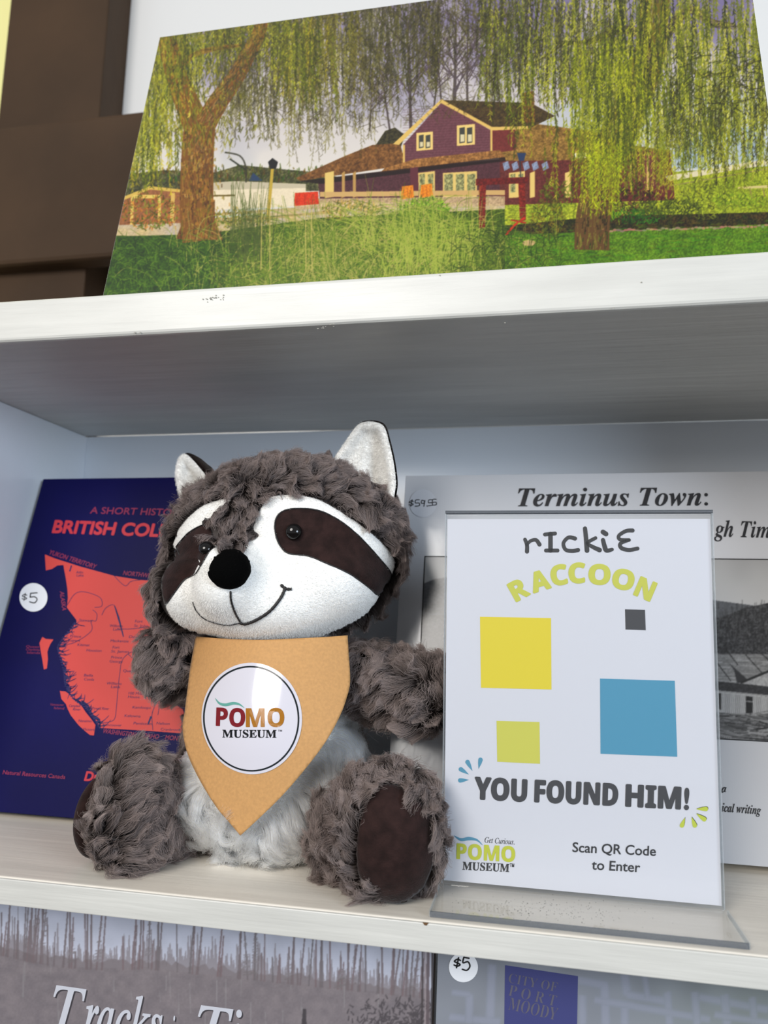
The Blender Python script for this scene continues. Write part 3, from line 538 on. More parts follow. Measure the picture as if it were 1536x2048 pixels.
def dollar(x, y, s): return [([(x + .5 * s, y - .8 * s), (x, y - 1.0 * s), (x - .5 * s, y - .65 * s), (x, y - .4 * s), (x + .45 * s, y - .1 * s), (x, y + .15 * s), (x - .55 * s, y - .05 * s)], s * .2), ([(x + .2 * s, y - 1.25 * s), (x - .15 * s, y + .4 * s)], s * .16)]
sticker(bb, bp, 67.5, 1195, 28, 28.5, dollar(50, 1198, 9) + [([(62, 1187), (61, 1195)], 2.2), ([(62, 1187), (75, 1186)], 2.2), ([(61, 1195), (70, 1194), (75, 1199), (70, 1206), (60, 1204)], 2.2)])

# ------------------------------------------------------------------ grey book with the black and white photograph
tang = math.radians(12); ot = np.array([-.0850, .1070, .0036]); TW, TH = .262, .2265
gcover = mat('grey_glossy_cover', (188, 189, 193), .16, .00008, (160, 160, 90), spec=.6, detail=2)
tb, tp, tv, tn = book('grey_history_book', 'large pale grey book with bold italic title, behind the clear sign holder', None, ot, tang, TW, TH, .012, gcover, pages)
def paint_mill():
    p = Paint(840, 1105, 1640, 1500, 1.0, (190, 192, 196)); r = np.random.default_rng(4); U = r.uniform
    p.a = (150 + 40 * np.clip((p.Y - 1110) / 100, 0, 1) + 10 * vnoise(p.h, p.w, 40, 3))[..., None] * np.ones(3)
    p.poly([(840, 1170), (870, 1158), (930, 1150), (1100, 1190), (1300, 1180), (1440, 1202), (1500, 1210), (1640, 1230), (1640, 1310), (840, 1310)], (92, 94, 98), 1, .12)
    p.poly([(840, 1230), (1100, 1235), (1440, 1236), (1490, 1216), (1536, 1206), (1640, 1200), (1640, 1312), (840, 1300)], (48, 48, 50), 1, .5, sc=7, c2=(74, 74, 76))
    for _ in range(1500): x = U(840, 1640); y = U(1215, 1305); p.line((x, y), (x, y - U(4, 16)), 1.6, (30 + U(0, 80),) * 3, .5)
    p.poly([(840, 1302), (1640, 1310), (1640, 1380), (840, 1370)], (150, 150, 150), 1, .15, sc=20, c2=(120, 120, 120))
    for _ in range(500): x = U(840, 1600); y = U(1306, 1370); p.line((x, y), (x + U(20, 70), y + U(0, 3)), 1.2, (90 + U(0, 120),) * 3, .5)
    p.poly([(1430, 1362), (1640, 1384), (1640, 1405), (1430, 1382)], (52, 52, 54), 1, .3); p.line((1430, 1382), (1640, 1402), 3, (150, 150, 150)); p.poly([(1430, 1384), (1640, 1404), (1640, 1445), (1430, 1425)], (176, 176, 176), 1, .05)
    for i in range(40): x = 1434 + i * 4.2; p.line((x, 1386 + i * .4), (x, 1425 + i * .4), 1.3, (128, 128, 128), .8)
    p.poly([(1492, 1392), (1506, 1394), (1506, 1428), (1491, 1426)], (30, 30, 30)); p.poly([(1436, 1386), (1443, 1387), (1443, 1420), (1437, 1418)], (50, 50, 50)); p.line((1493, 1403), (1505, 1404), 2, (150, 150, 150))
    p.poly([(1440, 1302), (1458, 1326), (1494, 1358), (1480, 1366), (1474, 1366), (1468, 1340)], (52, 52, 54)); p.poly([(1482, 1366), (1540, 1338), (1640, 1330), (1640, 1384), (1560, 1376)], (166, 166, 166), 1, .15); p.line((1482, 1366), (1545, 1340), 4, (40, 40, 40)); p.line((1545, 1340), (1640, 1336), 4, (40, 40, 40))
    for a, b in (((1436, 1328), (1462, 1362)), ((1492, 1310), (1524, 1346)), ((1510, 1296), (1560, 1340)), ((1450, 1296), (1476, 1330))): p.line(a, b, 1.5, (40, 40, 40))
    p.poly([(1430, 1424), (1640, 1446), (1640, 1500), (1430, 1500)], (70, 70, 72), 1, .4)
    for _ in range(330): x = U(1420, 1600); y = U(1426, 1485); s = r.normal(.1, .15); L = U(15, 60); p.line((x, y), (x + L, y + s * L), U(1, 3), (30 + U(0, 140),) * 3, .8)
    p.poly([(840, 1280), (900, 1282), (900, 1500), (840, 1500)], (60, 60, 62), 1, .4); p.flush(); p.blur(1); return p
# photograph rectangle on the cover (its real corners on the cover plane)
def uv(pln, o, v, x, y): q = pln.hit(x, y)[0] - o; return q @ uu, q @ v
ua, va = uv(tp, ot, tv, 850, 1113); _, vb = uv(tp, ot, tv, 1440, 1478); ub = TW - ua
print_on('photograph', ot + uu * ua + tv * vb + tn * .00012, uu, tv, ub - ua, va - vb, 420, 240, paint_mill(), mat_print('photo_halftone', .2), tb, .9)
S = Shapes()
for a, b in (((ua, va), (ub, va)), ((ub, va), (ub, vb)), ((ub, vb), (ua, vb)), ((ua, vb), (ua, va))):
    A = proj(ot + uu * a[0] + tv * a[1]); B = proj(ot + uu * b[0] + tv * b[1]); S.line([A, B], 2.0, 1, False)
S.on('photograph_border', tp, .00022, ink((22, 22, 24)), tb)
S = Shapes(); text(S, 'Terminus Town:', (1036, 1013), (1416, 1011), 36, 'bi', .006); S.on('title_lettering', tp, .0003, ink((38, 38, 42)), tb); S = Shapes(); text(S, 'gh Tim', (1428, 1073), (1540, 1076), 32, 'bi', .004); S.on('subtitle_lettering', tp, .0003, ink((38, 38, 42)), tb); S = Shapes()
text(S, 'a', (1442, 1585), (1452, 1586), 17, 'bi', .01); S.on('small_lettering', tp, .0003, ink((38, 38, 42)), tb); S = Shapes(); text(S, 'ical writing', (1443, 1623), (1521, 1629), 17, 'bi', .006); S.on('small_lettering', tp, .0003, ink((38, 38, 42)), tb)
def digit5(x, y, s): return [([(x + .3 * s, y - s), (x - .25 * s, y - .95 * s), (x - .3 * s, y - .5 * s), (x + .25 * s, y - .5 * s), (x + .3 * s, y - .1 * s), (x - .35 * s, y)], .17 * s)]
pp = dollar(823, 1010, 8) + digit5(835, 1013, 13) + [([(849, 1003), (844, 1001), (843, 1007), (849, 1006), (850, 1001), (848, 1013)], 2), ([(854, 1012), (855, 1013)], 2)] + digit5(861, 1012, 12) + digit5(869, 1011, 12)
sticker(tb, tp, 846, 1007, 27, 28, [(a, 1.9) for a, b in pp], mat('clear_sticker', (188, 190, 196), .3))

# ------------------------------------------------------------------ covers on the shelf below
def paint_burn():
    p = Paint(-330, 1780, 900, 3500, 1.0, (146, 149, 162)); r = np.random.default_rng(8); U = r.uniform
    p.a = p.a * (.96 + .08 * vnoise(p.h, p.w, 26, 3)[..., None]) + 3 * (vnoise(p.h, p.w, 2, 9)[..., None] - .5)
    top = lambda x: 1878 + .105 * (x + 0) + 26 * math.sin(x / 140. + .6) * (x < 300) + (12 if x > 300 else 0)
    gx = np.linspace(-330, 860, 160); pts = [(x, top(x) + U(-7, 7)) for x in gx]; p.poly(pts + [(900, 3500), (-330, 3500)], (98, 91, 94), 1, .05, sc=14, c2=(86, 80, 84))
    for i in range(330):
        x = -330 + i * 3.6 + U(-2, 2); y = top(x); h = U(6, 34) if U(0, 1) < .7 else U(30, 70); p.line((x, y + 14), (x, y - h), 7, (96, 90, 94), .75, .8)
    for _ in range(180): x = U(-330, 860); y = U(top(x) + 20, 2500); p.line((x, y), (x + U(-2, 2), y - U(20, 70)), U(1, 2.2), (112 + U(0, 26),) * 3, .35, .8)
    for _ in range(150):
        x = U(-330, 850); y = top(x) + 18; h = U(30, 160); ln = r.normal(-.02, .04) - .03; p.line((x, y), (x - ln * h, y - h), U(1.8, 4.4), (78 + U(0, 10), 73, 76), .9, U(1, 2.4))
        if U(0, 1) < .12:
            for k in range(12): q = U(.1, .8); yy = y - h * q; L = 9 * (1 - q); p.line((x - ln * h * q - L, yy + 2), (x - ln * h * q + L, yy), 1.3, (84, 78, 80), .8)
    for _ in range(330): x = r.normal(810, 50); y = U(2010, 2060) + U(-14, 30); a = U(-1.5, 1.5); p.line((x, y), (x + 9 * math.sin(a), y - 9 * math.cos(a)), 2.4, (36, 32, 36), .7, 1)
    p.poly([(603, 2048), (606, 2018), (612, 2018), (614, 2070), (602, 2070)], (46, 42, 46))
    for x, wd, c in ((846, 3, (40, 34, 36)), (857, 6, (70, 60, 64)), (866, 5, (30, 26, 28)), (852, 2, (120, 110, 112))): p.line((x, 1890), (x - 6, 2500), wd, c, .9)
    p.flush(); p.blur(1); return p
lang = math.radians(9); lv = np.array([0, math.sin(lang), math.cos(lang)]); ln_ = np.array([0, -math.cos(lang), math.sin(lang)])
def lowbook(name, label, x0, x1, z1, cover):
    o = np.array([x0, .006, -.2825]); b, pl, v, n = book(name, label, None, o, lang, x1 - x0, (z1 + .2825) / math.cos(lang), .008, cover, pages); return b, pl, o, v, n
yl = .006 + .26 * math.tan(lang)
xr_ = at(868, 1914, yl)[0]
lb, lp, lo_, lv, ln_ = lowbook('forest_cover_book', 'grey paperback with bare burnt tree trunks on cover, below the shelf', -.30, xr_, -.0165, mat('grey_cover', (120, 114, 118), .4))
print_on('printed_scene', lo_ + ln_ * .00012, uu, lv, xr_ + .30, (-.0165 + .2825) / math.cos(lang), 620, 620, paint_burn(), mat_print('matte_print', .45, .1), lb, 1.5)
for col, dx, off in (((62, 58, 64), 2.5, .0002), ((206, 208, 218), 0, .0003)):
    S = Shapes(); text(S, 'T', (103 + dx, 2062 + dx), (168 + dx, 2071 + dx), 93, 'it', .008, up=(.06, -.998)); text(S, 'racks', (167 + dx, 2071 + dx), (322 + dx, 2093 + dx), 92, 'it', .012, up=(.06, -.998)); text(S, 'in', (338 + dx, 2096 + dx), (362 + dx, 2098 + dx), 66, 'it', .006)
    text(S, 'T', (392 + dx, 2099 + dx), (462 + dx, 2108 + dx), 90, 'it', .01, up=(.06, -.998)); text(S, 'ime', (456 + dx, 2108 + dx), (590 + dx, 2126 + dx), 92, 'it', .012, up=(.06, -.998)); S.on('title_lettering', lp, off, ink(col), lb)
x1_ = at(874, 1914, yl)[0]
def paint_town():
    p = Paint(840, 1880, 2100, 3300, .8, (112, 116, 124)); r = np.random.default_rng(21); U = r.uniform
    p.a = p.a * (.95 + .1 * vnoise(p.h, p.w, 40, 3)[..., None]) - np.array((0, -2, 6)) * np.clip((p.X - 1200) / 300, 0, 1)[..., None]
    for x0, y0, x1, y1, w_ in ((985, 1930, 980, 2050, 14), (900, 2035, 1000, 2045, 12), (940, 1990, 938, 2046, 12), (1155, 1960, 1215, 1972, 12), (1210, 1972, 1212, 2050, 14), (1165, 1992, 1166, 2050, 12), (1250, 1950, 1255, 1990, 14), (1255, 1990, 1340, 2004, 12), (1335, 1985, 1340, 2050, 12), (1250, 2010, 1250, 2050, 12), (1240, 2008, 1420, 2040, 11), (1390, 1985, 1395, 2050, 12), (1400, 1995, 1536, 2020, 12), (1450, 1990, 1455, 2050, 14), (1505, 1996, 1510, 2050, 12), (1290, 1950, 1296, 1996, 8), (1190, 2000, 1250, 2010, 10), (1430, 2030, 1560, 2050, 10), (905, 1985, 940, 1990, 8)):
        p.line((x0, y0), (x1, y1), w_ + 4, (122, 128, 146), .35); p.line((x0, y0), (x1, y1), w_ - 2, (130, 134, 152), .5)
    for _ in range(60): x = U(860, 1850); y = U(2060, 2600); a = (x, y); p.line(a, (x + U(-6, 6), y + 110) if U(0, 1) < .5 else (x + 130, y + 18), U(8, 15), (134, 138, 154), .6)
    p.flush(); p.blur(1); return p
cb, cp, co_, _, _ = lowbook('map_cover_book', 'grey book with pale street map and violet title block, below clear sign holder', x1_ + .0006, x1_ + .20, -.0165, mat('lavender_cover', (116, 118, 128), .4))
print_on('printed_map', co_ + ln_ * .00012, uu, lv, .1994, (-.0165 + .2825) / math.cos(lang), 300, 330, paint_town(), mat_print('satin_print', .3, .2), cb, 1.2)
S = Shapes(); S.poly([(1010, 1930), (1156, 1952), (1150, 2250), (1006, 2232)]); S.on('title_block', cp, .0002, ink((64, 68, 124)), cb)
S = Shapes(); text(S, 'CITY OF', (1016, 1964), (1113, 1983), 18, 'bold', -.012); text(S, 'P O R T', (1016, 1990), (1110, 2012), 21, 'bold', -.012); text(S, 'MOODY', (1016, 2018), (1112, 2040), 24, 'bold', -.01); S.on('title_lettering', cp, .0003, ink((98, 96, 112)), cb)
sticker(cb, cp, 927, 1934, 29, 30, [(a, 3.2) for a, _ in dollar(915, 1930, 12)[:2]] + [([(928, 1914), (926, 1925), (936, 1923), (940, 1932), (934, 1940), (925, 1938)], 3.2), ([(928, 1914), (938, 1916)], 3.2)])

# ------------------------------------------------------------------ clear sign holder with its paper
sy = .039; SL, SR = -.0433, .0838; sh = thing('sign_holder', 'clear acrylic sign holder with white printed card, right of the plush toy', 'sign', (.02, sy, 0))
st = -.027; sv = np.array([0, math.sin(st), math.cos(st)]); sn = np.array([0, -math.cos(st), math.sin(st)]); so = np.array([SL, sy, .0028]); SHT = .1797
glass = clear('clear_acrylic', (.995, .997, .997), 1.35, .03, .02); gedge = clear('acrylic_edge', (.93, .95, .96), 1.5, .1, .25, (215, 220, 224)); gdark = clear('acrylic_edge_dark', (.6, .62, .64), 1.5, .05, .5, (120, 124, 130))
slab('front_panel', so, uu, sv, sn, SR - SL, SHT, .0012, glass, sh, .0002)
slab('rear_panel', so - sn * .0026, uu, sv, sn, SR - SL, SHT - .001, .0012, glass, sh, .0002)
paper = mat('white_card', (200, 201, 209), .6, .00002, (90, 90, 90))
po = so - sn * .0017 + uu * .0006 + sv * .001
card = slab('printed_card', po, uu, sv, sn, SR - SL - .0012, SHT - .004, .0004, paper, sh, 0); cpn = Plane(po, sn)
box('base_panel', (SL - .0012, SR + .0012), (.004, sy), (.0004, .0026), glass, sh, .0003)
box('base_edge', (SL - .0012, SR + .0012), (.0034, .0040), (.0004, .0027), gdark, sh, 0)
for x in (SL - .0016, SR + .0012): box('base_edge', (x, x + .0004), (.0040, sy), (.0004, .0027), gedge, sh, 0)
box('fold', (SL, SR), (sy - .0007, sy + .0024), (.0012, .0030), glass, sh, .0006)
for x in (SL - .0004, SR): slab('side_edge', so + uu * (x - SL), uu, sv, sn, .0004, SHT, .0038, gedge, sh, 0)
slab('top_edge', so + sv * SHT + sn * .0001, uu, sv, sn, SR - SL, .0009, .004, gdark, sh, .0003)
# print on the card
S = Shapes()   # hand-drawn name
for pts, wd in (([(1050, 1079), (1054, 1090), (1054, 1103)], [6, 7]), ([(1053, 1090), (1061, 1082), (1072, 1080), (1079, 1089)], [5, 7]),
    ([(1090, 1069), (1110, 1067)], 6.5), ([(1101, 1068), (1101, 1101)], 7.5), ([(1092, 1101), (1115, 1101)], 6.5),
    ([(1150, 1077), (1137, 1075), (1127, 1086), (1131, 1099), (1144, 1102), (1156, 1100)], [7, 6, 6.5, 7]),
    ([(1170, 1057), (1172, 1076), (1174, 1101)], [7, 8]), ([(1191, 1076), (1175, 1086), (1186, 1094), (1199, 1100)], [6, 6, 8]),
    ([(1206, 1080), (1209, 1092), (1213, 1101), (1224, 1099)], [7, 8, 6]), ([(1206, 1064), (1212, 1068)], 8),
    ([(1265, 1061), (1252, 1062), (1238, 1071), (1240, 1079), (1258, 1080)], [7, 6, 6]), ([(1258, 1080), (1241, 1087), (1243, 1096), (1258, 1100), (1275, 1097)], [5.5, 7, 6.5])): S.line(pts, np.array(wd) * 1.2, 7)
S.on('handwritten_name', cpn, .00012, ink((46, 46, 48)), card)
S = Shapes()
for ch, x, y, rt, cw in (('R', 1037, 1178, -29, 31), ('A', 1079, 1161, -17, 36), ('C', 1118, 1149, -9, 31), ('C', 1154, 1145, -2, 31), ('O', 1199, 1148, 3, 41), ('O', 1247, 1158, 12, 41), ('N', 1291, 1177, 23, 34)):
    a = math.radians(rt); d = np.array([math.cos(a), math.sin(a)]); n = np.array([d[1], -d[0]]); c = np.array([x, y]) ; b = c - n * 20; text(S, ch, b - d * cw / 2, b + d * cw / 2, 38, 'sb', 0, fat=1.8)
S.on('arched_lettering', cpn, .00012, ink((206, 208, 78)), card)
for nm, pts, c in (('yellow_square', [(960, 1233.5), (1102, 1236), (1103, 1379), (962, 1375.5)], (234, 214, 40)), ('lime_square', [(993, 1441.5), (1079, 1444), (1080, 1527.5), (994.5, 1523.5)], (212, 210, 84)), ('grey_square', [(1250, 1218.6), (1290, 1219.6), (1291.5, 1260.5), (1251, 1259)], (60, 60, 64)), ('blue_square', [(1200, 1357), (1349.5, 1361.5), (1354.5, 1513.5), (1201, 1507.5)], (74, 152, 186))):
    S = Shapes(); S.poly(pts); S.on(nm, cpn, .0001, ink(c), card)
S = Shapes()
for t, a, b in (('YOU', (950, 1597), (1052, 1602.3)), ('FOUND', (1070, 1602.8), (1234, 1610.5)), ('HIM!', (1252, 1611.7), (1376, 1618))): text(S, t, a, b, 42, 'sb', 0, up=(.03, -1), fat=2.0)
S.on('bold_lettering', cpn, .00012, ink((62, 62, 66)), card)
def drops(S, L, wd=9, grow=0):
    for a, b in L:
        a = np.array(a, float); b = np.array(b, float); d = (b - a) / np.linalg.norm(b - a); n = np.array([-d[1], d[0]]); ln = np.linalg.norm(b - a); a = a - d * grow
        S.poly([a] + [a + d * ln * .5 - n * wd * .38] + [b - d * wd * .5 + (math.cos(q) * d + math.sin(q) * n) * (wd / 2 + grow) for q in np.linspace(-1.57, 1.57, 9)] + [a + d * ln * .5 + n * wd * .38])
S = Shapes(); drops(S, [((938, 1559.5), (916, 1561)), ((938, 1549), (918, 1536)), ((945, 1542), (933, 1520)), ((957, 1538), (962, 1515))]); S.on('blue_rays', cpn, .00012, ink((82, 152, 182)), card)
gr = [((1392, 1618), (1416, 1618)), ((1392, 1627), (1412, 1641)), ((1383, 1634), (1391, 1655)), ((1370, 1635), (1362, 1655))]
S = Shapes(); drops(S, [((a[0] + .8, a[1] - 1.2), (b[0] + .8, b[1] - 1.2)) for a, b in gr], 9); S.on('ray_outlines', cpn, .00009, ink((60, 66, 40)), card)
S = Shapes(); drops(S, gr); S.on('green_rays', cpn, .00014, ink((196, 208, 66)), card)
S = Shapes(); S.line([(908, 1671), (922, 1679), (938, 1677), (954, 1680), (965, 1690)], [.6, 6, 7, 4, .6], 8, caps=False); S.on('wave_mark', cpn, .00016, ink((88, 152, 182)), card)
S = Shapes(); text(S, 'POMO', (913.5, 1717), (1029.5, 1723.5), 30, 'sb', 0, up=(.02, -1), fat=.8); S.on('logo_lettering', cpn, .00012, ink((198, 204, 58)), card)
S = Shapes(); text(S, 'MUSEUM', (925, 1739), (1018, 1743.5), 15.5, 'bold', 0, fat=.35); text(S, '\u2122', (1019, 1739), (1028, 1739.5), 12, None, .01); text(S, 'Get Curious.', (969, 1685), (1029, 1689), 11, 'it', .004); S.on('small_lettering', cpn, .00012, ink((40, 40, 44)), card); S = Shapes()
text(S, 'Scan QR Code', (1145, 1703.5), (1311, 1711.5), 19, None, 0, fat=.45); text(S, 'to Enter', (1183.5, 1738.5), (1279.5, 1744), 19, None, 0, fat=.45); S.on('small_lettering', cpn, .00012, ink((40, 40, 44)), card)
rr = np.random.default_rng(9); S = Shapes()   # dust on the base
for _ in range(230):
    x = min(max(rr.normal(1090, 95), 905), 1400); S.poly(disc(x, 1822 + (x - 1090) * .05 + rr.normal(0, 13), rr.uniform(.4, 1.2), rr.uniform(.3, .8), 5))
o = S.on('dust_specks', Plane((0, 0, .0027), (0, 0, 1)), .00008, ink((90, 84, 78)), sh); o['kind'] = 'stuff'

# ------------------------------------------------------------------ plush toy
toy = thing('plush_raccoon', 'grey and white plush raccoon toy with dark eye patches sitting on the shelf', 'toy', tuple(at(540, 1740, .07) * np.array([1, 1, 0])))
def px2m(x, y, Y): P = at(x, y, Y); return ((P - CAM) @ RM)[1] / F
def ell(x, y, Y, rx, ry, rd, rot=0):
    c = at(x, y, Y); k = px2m(x, y, Y); a = math.radians(rot)   # axes: across, up, depth
    X = np.array([math.cos(a), 0, math.sin(a) * 0]) ; return (c, np.array([rx * k, rd, ry * k]), a)
def sdf(P, els, k=.006):
    d = None
    for c, r, a in els:
        q = P - c; ca, sa = math.cos(a), math.sin(a); x = q[:, 0] * ca + q[:, 2] * sa; z = -q[:, 0] * sa + q[:, 2] * ca; q = np.stack([x, q[:, 1], z], 1)
        k0 = np.linalg.norm(q / r, axis=1); k1 = np.linalg.norm(q / r ** 2, axis=1); e = k0 * (k0 - 1) / (k1 + 1e-9)
        if d is None: d = e
        else: h = np.clip(.5 + .5 * (d - e) / k, 0, 1); d = d * (1 - h) + e * h - k * h * (1 - h)
    return d
def star(center, els, k, sub=6):
    bm = bmesh.new(); bmesh.ops.create_icosphere(bm, subdivisions=sub, radius=1); Dn = np.array([v.co[:] for v in bm.verts]); Fc = np.array([[v.index for v in f.verts] for f in bm.faces]); bm.free()
    lo = np.zeros(len(Dn)); hi = np.full(len(Dn), .16)
    # march outwards for the last crossing
    best = np.zeros(len(Dn))
    for r_ in np.linspace(.01, .16, 61):
        best = np.where(sdf(center + Dn * r_, els, k) < 0, r_, best)
    lo, hi = best, best + .0026
    for _ in range(12):
        md = (lo + hi) / 2; ins = sdf(center + Dn * md[:, None], els, k) < 0; lo = np.where(ins, md, lo); hi = np.where(ins, hi, md)
    return center + Dn * lo[:, None], Fc
def vnormals(V, Fc):
    n = np.cross(V[Fc[:, 1]] - V[Fc[:, 0]], V[Fc[:, 2]] - V[Fc[:, 0]]); N = np.zeros_like(V)
    for i in range(3): np.add.at(N, Fc[:, i], n)
    return N / (np.linalg.norm(N, axis=1)[:, None] + 1e-12)
def fur_mat(name, root, tip, rough=.55, sheen=0, white=False):
    m = bpy.data.materials.new(name); m.use_nodes = True; nt = m.node_tree; b = nt.nodes['Principled BSDF']; h = nt.nodes.new('ShaderNodeHairInfo'); r = nt.nodes.new('ShaderNodeValToRGB')
    r.color_ramp.elements[0].color = C4(root); r.color_ramp.elements[1].color = C4(tip); r.color_ramp.elements[0].position = .1; r.color_ramp.elements[1].position = .95
    nt.links.new(h.outputs['Intercept'], r.inputs[0])
    mr = nt.nodes.new('ShaderNodeMapRange'); mr.inputs['To Min'].default_value = .72; mr.inputs['To Max'].default_value = 1.2; nt.links.new(h.outputs['Random'], mr.inputs[0])
    mx = nt.nodes.new('ShaderNodeVectorMath'); mx.operation = 'SCALE'; nt.links.new(r.outputs[0], mx.inputs[0]); nt.links.new(mr.outputs[0], mx.inputs['Scale']); nt.links.new(mx.outputs[0], b.inputs['Base Color'])
    b.inputs['Roughness'].default_value = rough; b.inputs['Specular IOR Level'].default_value = .35; b.inputs['Sheen Weight'].default_value = sheen
    if white:
        hb = nt.nodes.new('ShaderNodeBsdfHairPrincipled'); nt.links.new(mx.outputs[0], hb.inputs['Color']); hb.inputs['Roughness'].default_value = .5; hb.inputs['Radial Roughness'].default_value = .7; nt.links.new(hb.outputs[0], nt.nodes['Material Output'].inputs[0]); return m
    tr = nt.nodes.new('ShaderNodeBsdfTranslucent'); nt.links.new(mx.outputs[0], tr.inputs[0]); ms = nt.nodes.new('ShaderNodeMixShader'); ms.inputs[0].default_value = .35
    nt.links.new(b.outputs[0], ms.inputs[1]); nt.links.new(tr.outputs[0], ms.inputs[2]); nt.links.new(ms.outputs[0], nt.nodes['Material Output'].inputs[0]); return m
def seeds(V, Fc, n, rng):
    a = V[Fc[:, 0]]; b = V[Fc[:, 1]]; c = V[Fc[:, 2]]; cr = np.cross(b - a, c - a); A = np.linalg.norm(cr, axis=1); i = rng.choice(len(Fc), n, p=A / A.sum())
    u = rng.random(n); v = rng.random(n); f = u + v > 1; u[f] = 1 - u[f]; v[f] = 1 - v[f]; P = a[i] + (b[i] - a[i]) * u[:, None] + (c[i] - a[i]) * v[:, None]
    VN = vnormals(V, Fc); N = VN[Fc[i, 0]] * (1 - u - v)[:, None] + VN[Fc[i, 1]] * u[:, None] + VN[Fc[i, 2]] * v[:, None]; return P, N / np.linalg.norm(N, axis=1)[:, None]
def swirl(P, s, seed):
    r = np.random.default_rng(seed); out = np.zeros_like(P)
    for k in range(4):
        Wv = r.normal(0, 1, (3, 3)) * s * (1 + .7 * k); ph = r.uniform(0, 6.28, 3); out += np.sin(P @ Wv + ph) / (1 + .5 * k)
    return out
def nrm(v): return v / (np.linalg.norm(v, axis=-1, keepdims=True) + 1e-9)
def fur(name, P, N, length, comb, m, parent, clump=.0035, amt=.8, rad=.00009, lift=.75, wild=.5, seed=1, npt=6, curl=.0, grav=.3):
    """tapered strands gathered into tufts that lean along the comb direction"""
    r = np.random.default_rng(seed); n = len(P); length = np.broadcast_to(length, (n,)).copy()
    nc = max(int(n * .02), 8) if clump is None else max(int(clump * n), 8); ci = r.choice(n, nc, replace=False); kd = KDTree(nc)
    for j, i in enumerate(ci): kd.insert(P[i], j)
    kd.balance(); own = np.array([kd.find(p)[1] for p in P])
    cmb = comb + swirl(P, 60, seed) * wild; cmb = cmb - N * np.sum(cmb * N, 1)[:, None]; cmb = nrm(cmb)
    Cr = P[ci]; Cn = N[ci]; Cc = nrm(cmb[ci] + r.normal(0, .28, (nc, 3))); Cc = nrm(Cc - Cn * np.sum(Cc * Cn, 1)[:, None])
    cl = length[ci] * r.uniform(.75, 1.2, nc); Ct = Cr + nrm(Cn * lift + Cc * 1.0 + np.array([0, 0, -grav])) * cl[:, None]
    ln = length * r.uniform(.7, 1.15, n); ownt = P + nrm(N * lift + cmb + np.array([0, 0, -grav]) + r.normal(0, .25, (n, 3))) * ln[:, None]
    a = (amt * r.uniform(.55, 1.1, n)).clip(0, .97)[:, None]; loose = r.random(n) < .1; a[loose] *= .3; tip = ownt * (1 - a) + Ct[own] * a
    d = tip - P; L = np.linalg.norm(d, axis=1, keepdims=True); tip = P + d / L * np.minimum(L, length[:, None] * 1.3)
    ctl = P + N * (length[:, None] * .5) + (tip - P) * .18
    t = np.linspace(0, 1, npt)[None, :, None]; Q = P[:, None] * (1 - t) ** 2 + 2 * ctl[:, None] * t * (1 - t) + tip[:, None] * t * t
    if curl: Q = Q + swirl((Q * 1.0).reshape(-1, 3), 260, seed + 3).reshape(Q.shape) * curl * t
    Q[..., 2] = np.maximum(Q[..., 2], .0004)
    hc = bpy.data.hair_curves.new(name); hc.add_curves([npt] * n); hc.attributes['position'].data.foreach_set('vector', Q.astype(np.float32).ravel())
    ra = hc.attributes.get('radius') or hc.attributes.new('radius', 'FLOAT', 'POINT'); R = (rad * np.linspace(1, .25, npt)[None] * r.uniform(.7, 1.3, (n, 1))).astype(np.float32); ra.data.foreach_set('value', R.ravel())
    hc.materials.append(m); o = bpy.data.objects.new(name, hc); link(o, parent); o['kind'] = 'stuff'; return o
g_root, g_tip = (56, 48, 46), (172, 157, 152)
fur_grey = fur_mat('grey_fur', g_root, g_tip); fur_white = fur_mat('white_fur', (255, 252, 244), (255, 254, 249), white=True); skin_grey = mat('grey_backing', (72, 66, 64), .9); skin_white = mat('white_backing', (205, 202, 196), .9)
velour_white = mat('white_short_plush', (246, 245, 242), .85, .00045, (1300, 1300, 1300), sheen=.5, detail=3); velour_brown = mat('brown_velour', (50, 34, 32), .85, .0004, (1100, 1100, 1100), var=.3, vscale=(160, 160, 160), spec=.1, sheen=.12, detail=3)
thread = mat('black_thread', (24, 21, 22), .6)

# body: torso, arms and legs as one surface
T_ = [ell(540, 1612, .079, 168, 138, .047), ell(545, 1450, .092, 150, 130, .042), ell(560, 1300, .098, 95, 70, .03)]
A_ = [ell(430, 1330, .088, 46, 46, .018), ell(385, 1322, .08, 48, 50, .018), ell(350, 1318, .074, 44, 58, .02), ell(690, 1345, .09, 52, 46, .018), ell(745, 1362, .08, 52, 52, .019), ell(800, 1378, .074, 50, 52, .019), ell(850, 1388, .068, 48, 56, .019)]
G_ = [ell(390, 1680, .09, 50, 50, .02), ell(325, 1672, .06, 62, 60, .022), ell(272, 1662, .036, 60, 88, .024), ell(258, 1642, .03, 50, 98, .022, 0),
      ell(680, 1700, .085, 50, 56, .02), ell(712, 1700, .05, 62, 76, .022), ell(752, 1692, .032, 72, 106, .022), ell(786, 1692, .026, 80, 116, .02)]
def lift(e): c, r, a = e; c = c.copy(); c[2] = max(c[2], r[2] + .001); return (c, r, a)
ELS = [lift(e) for e in T_ + A_ + G_]
from itertools import product
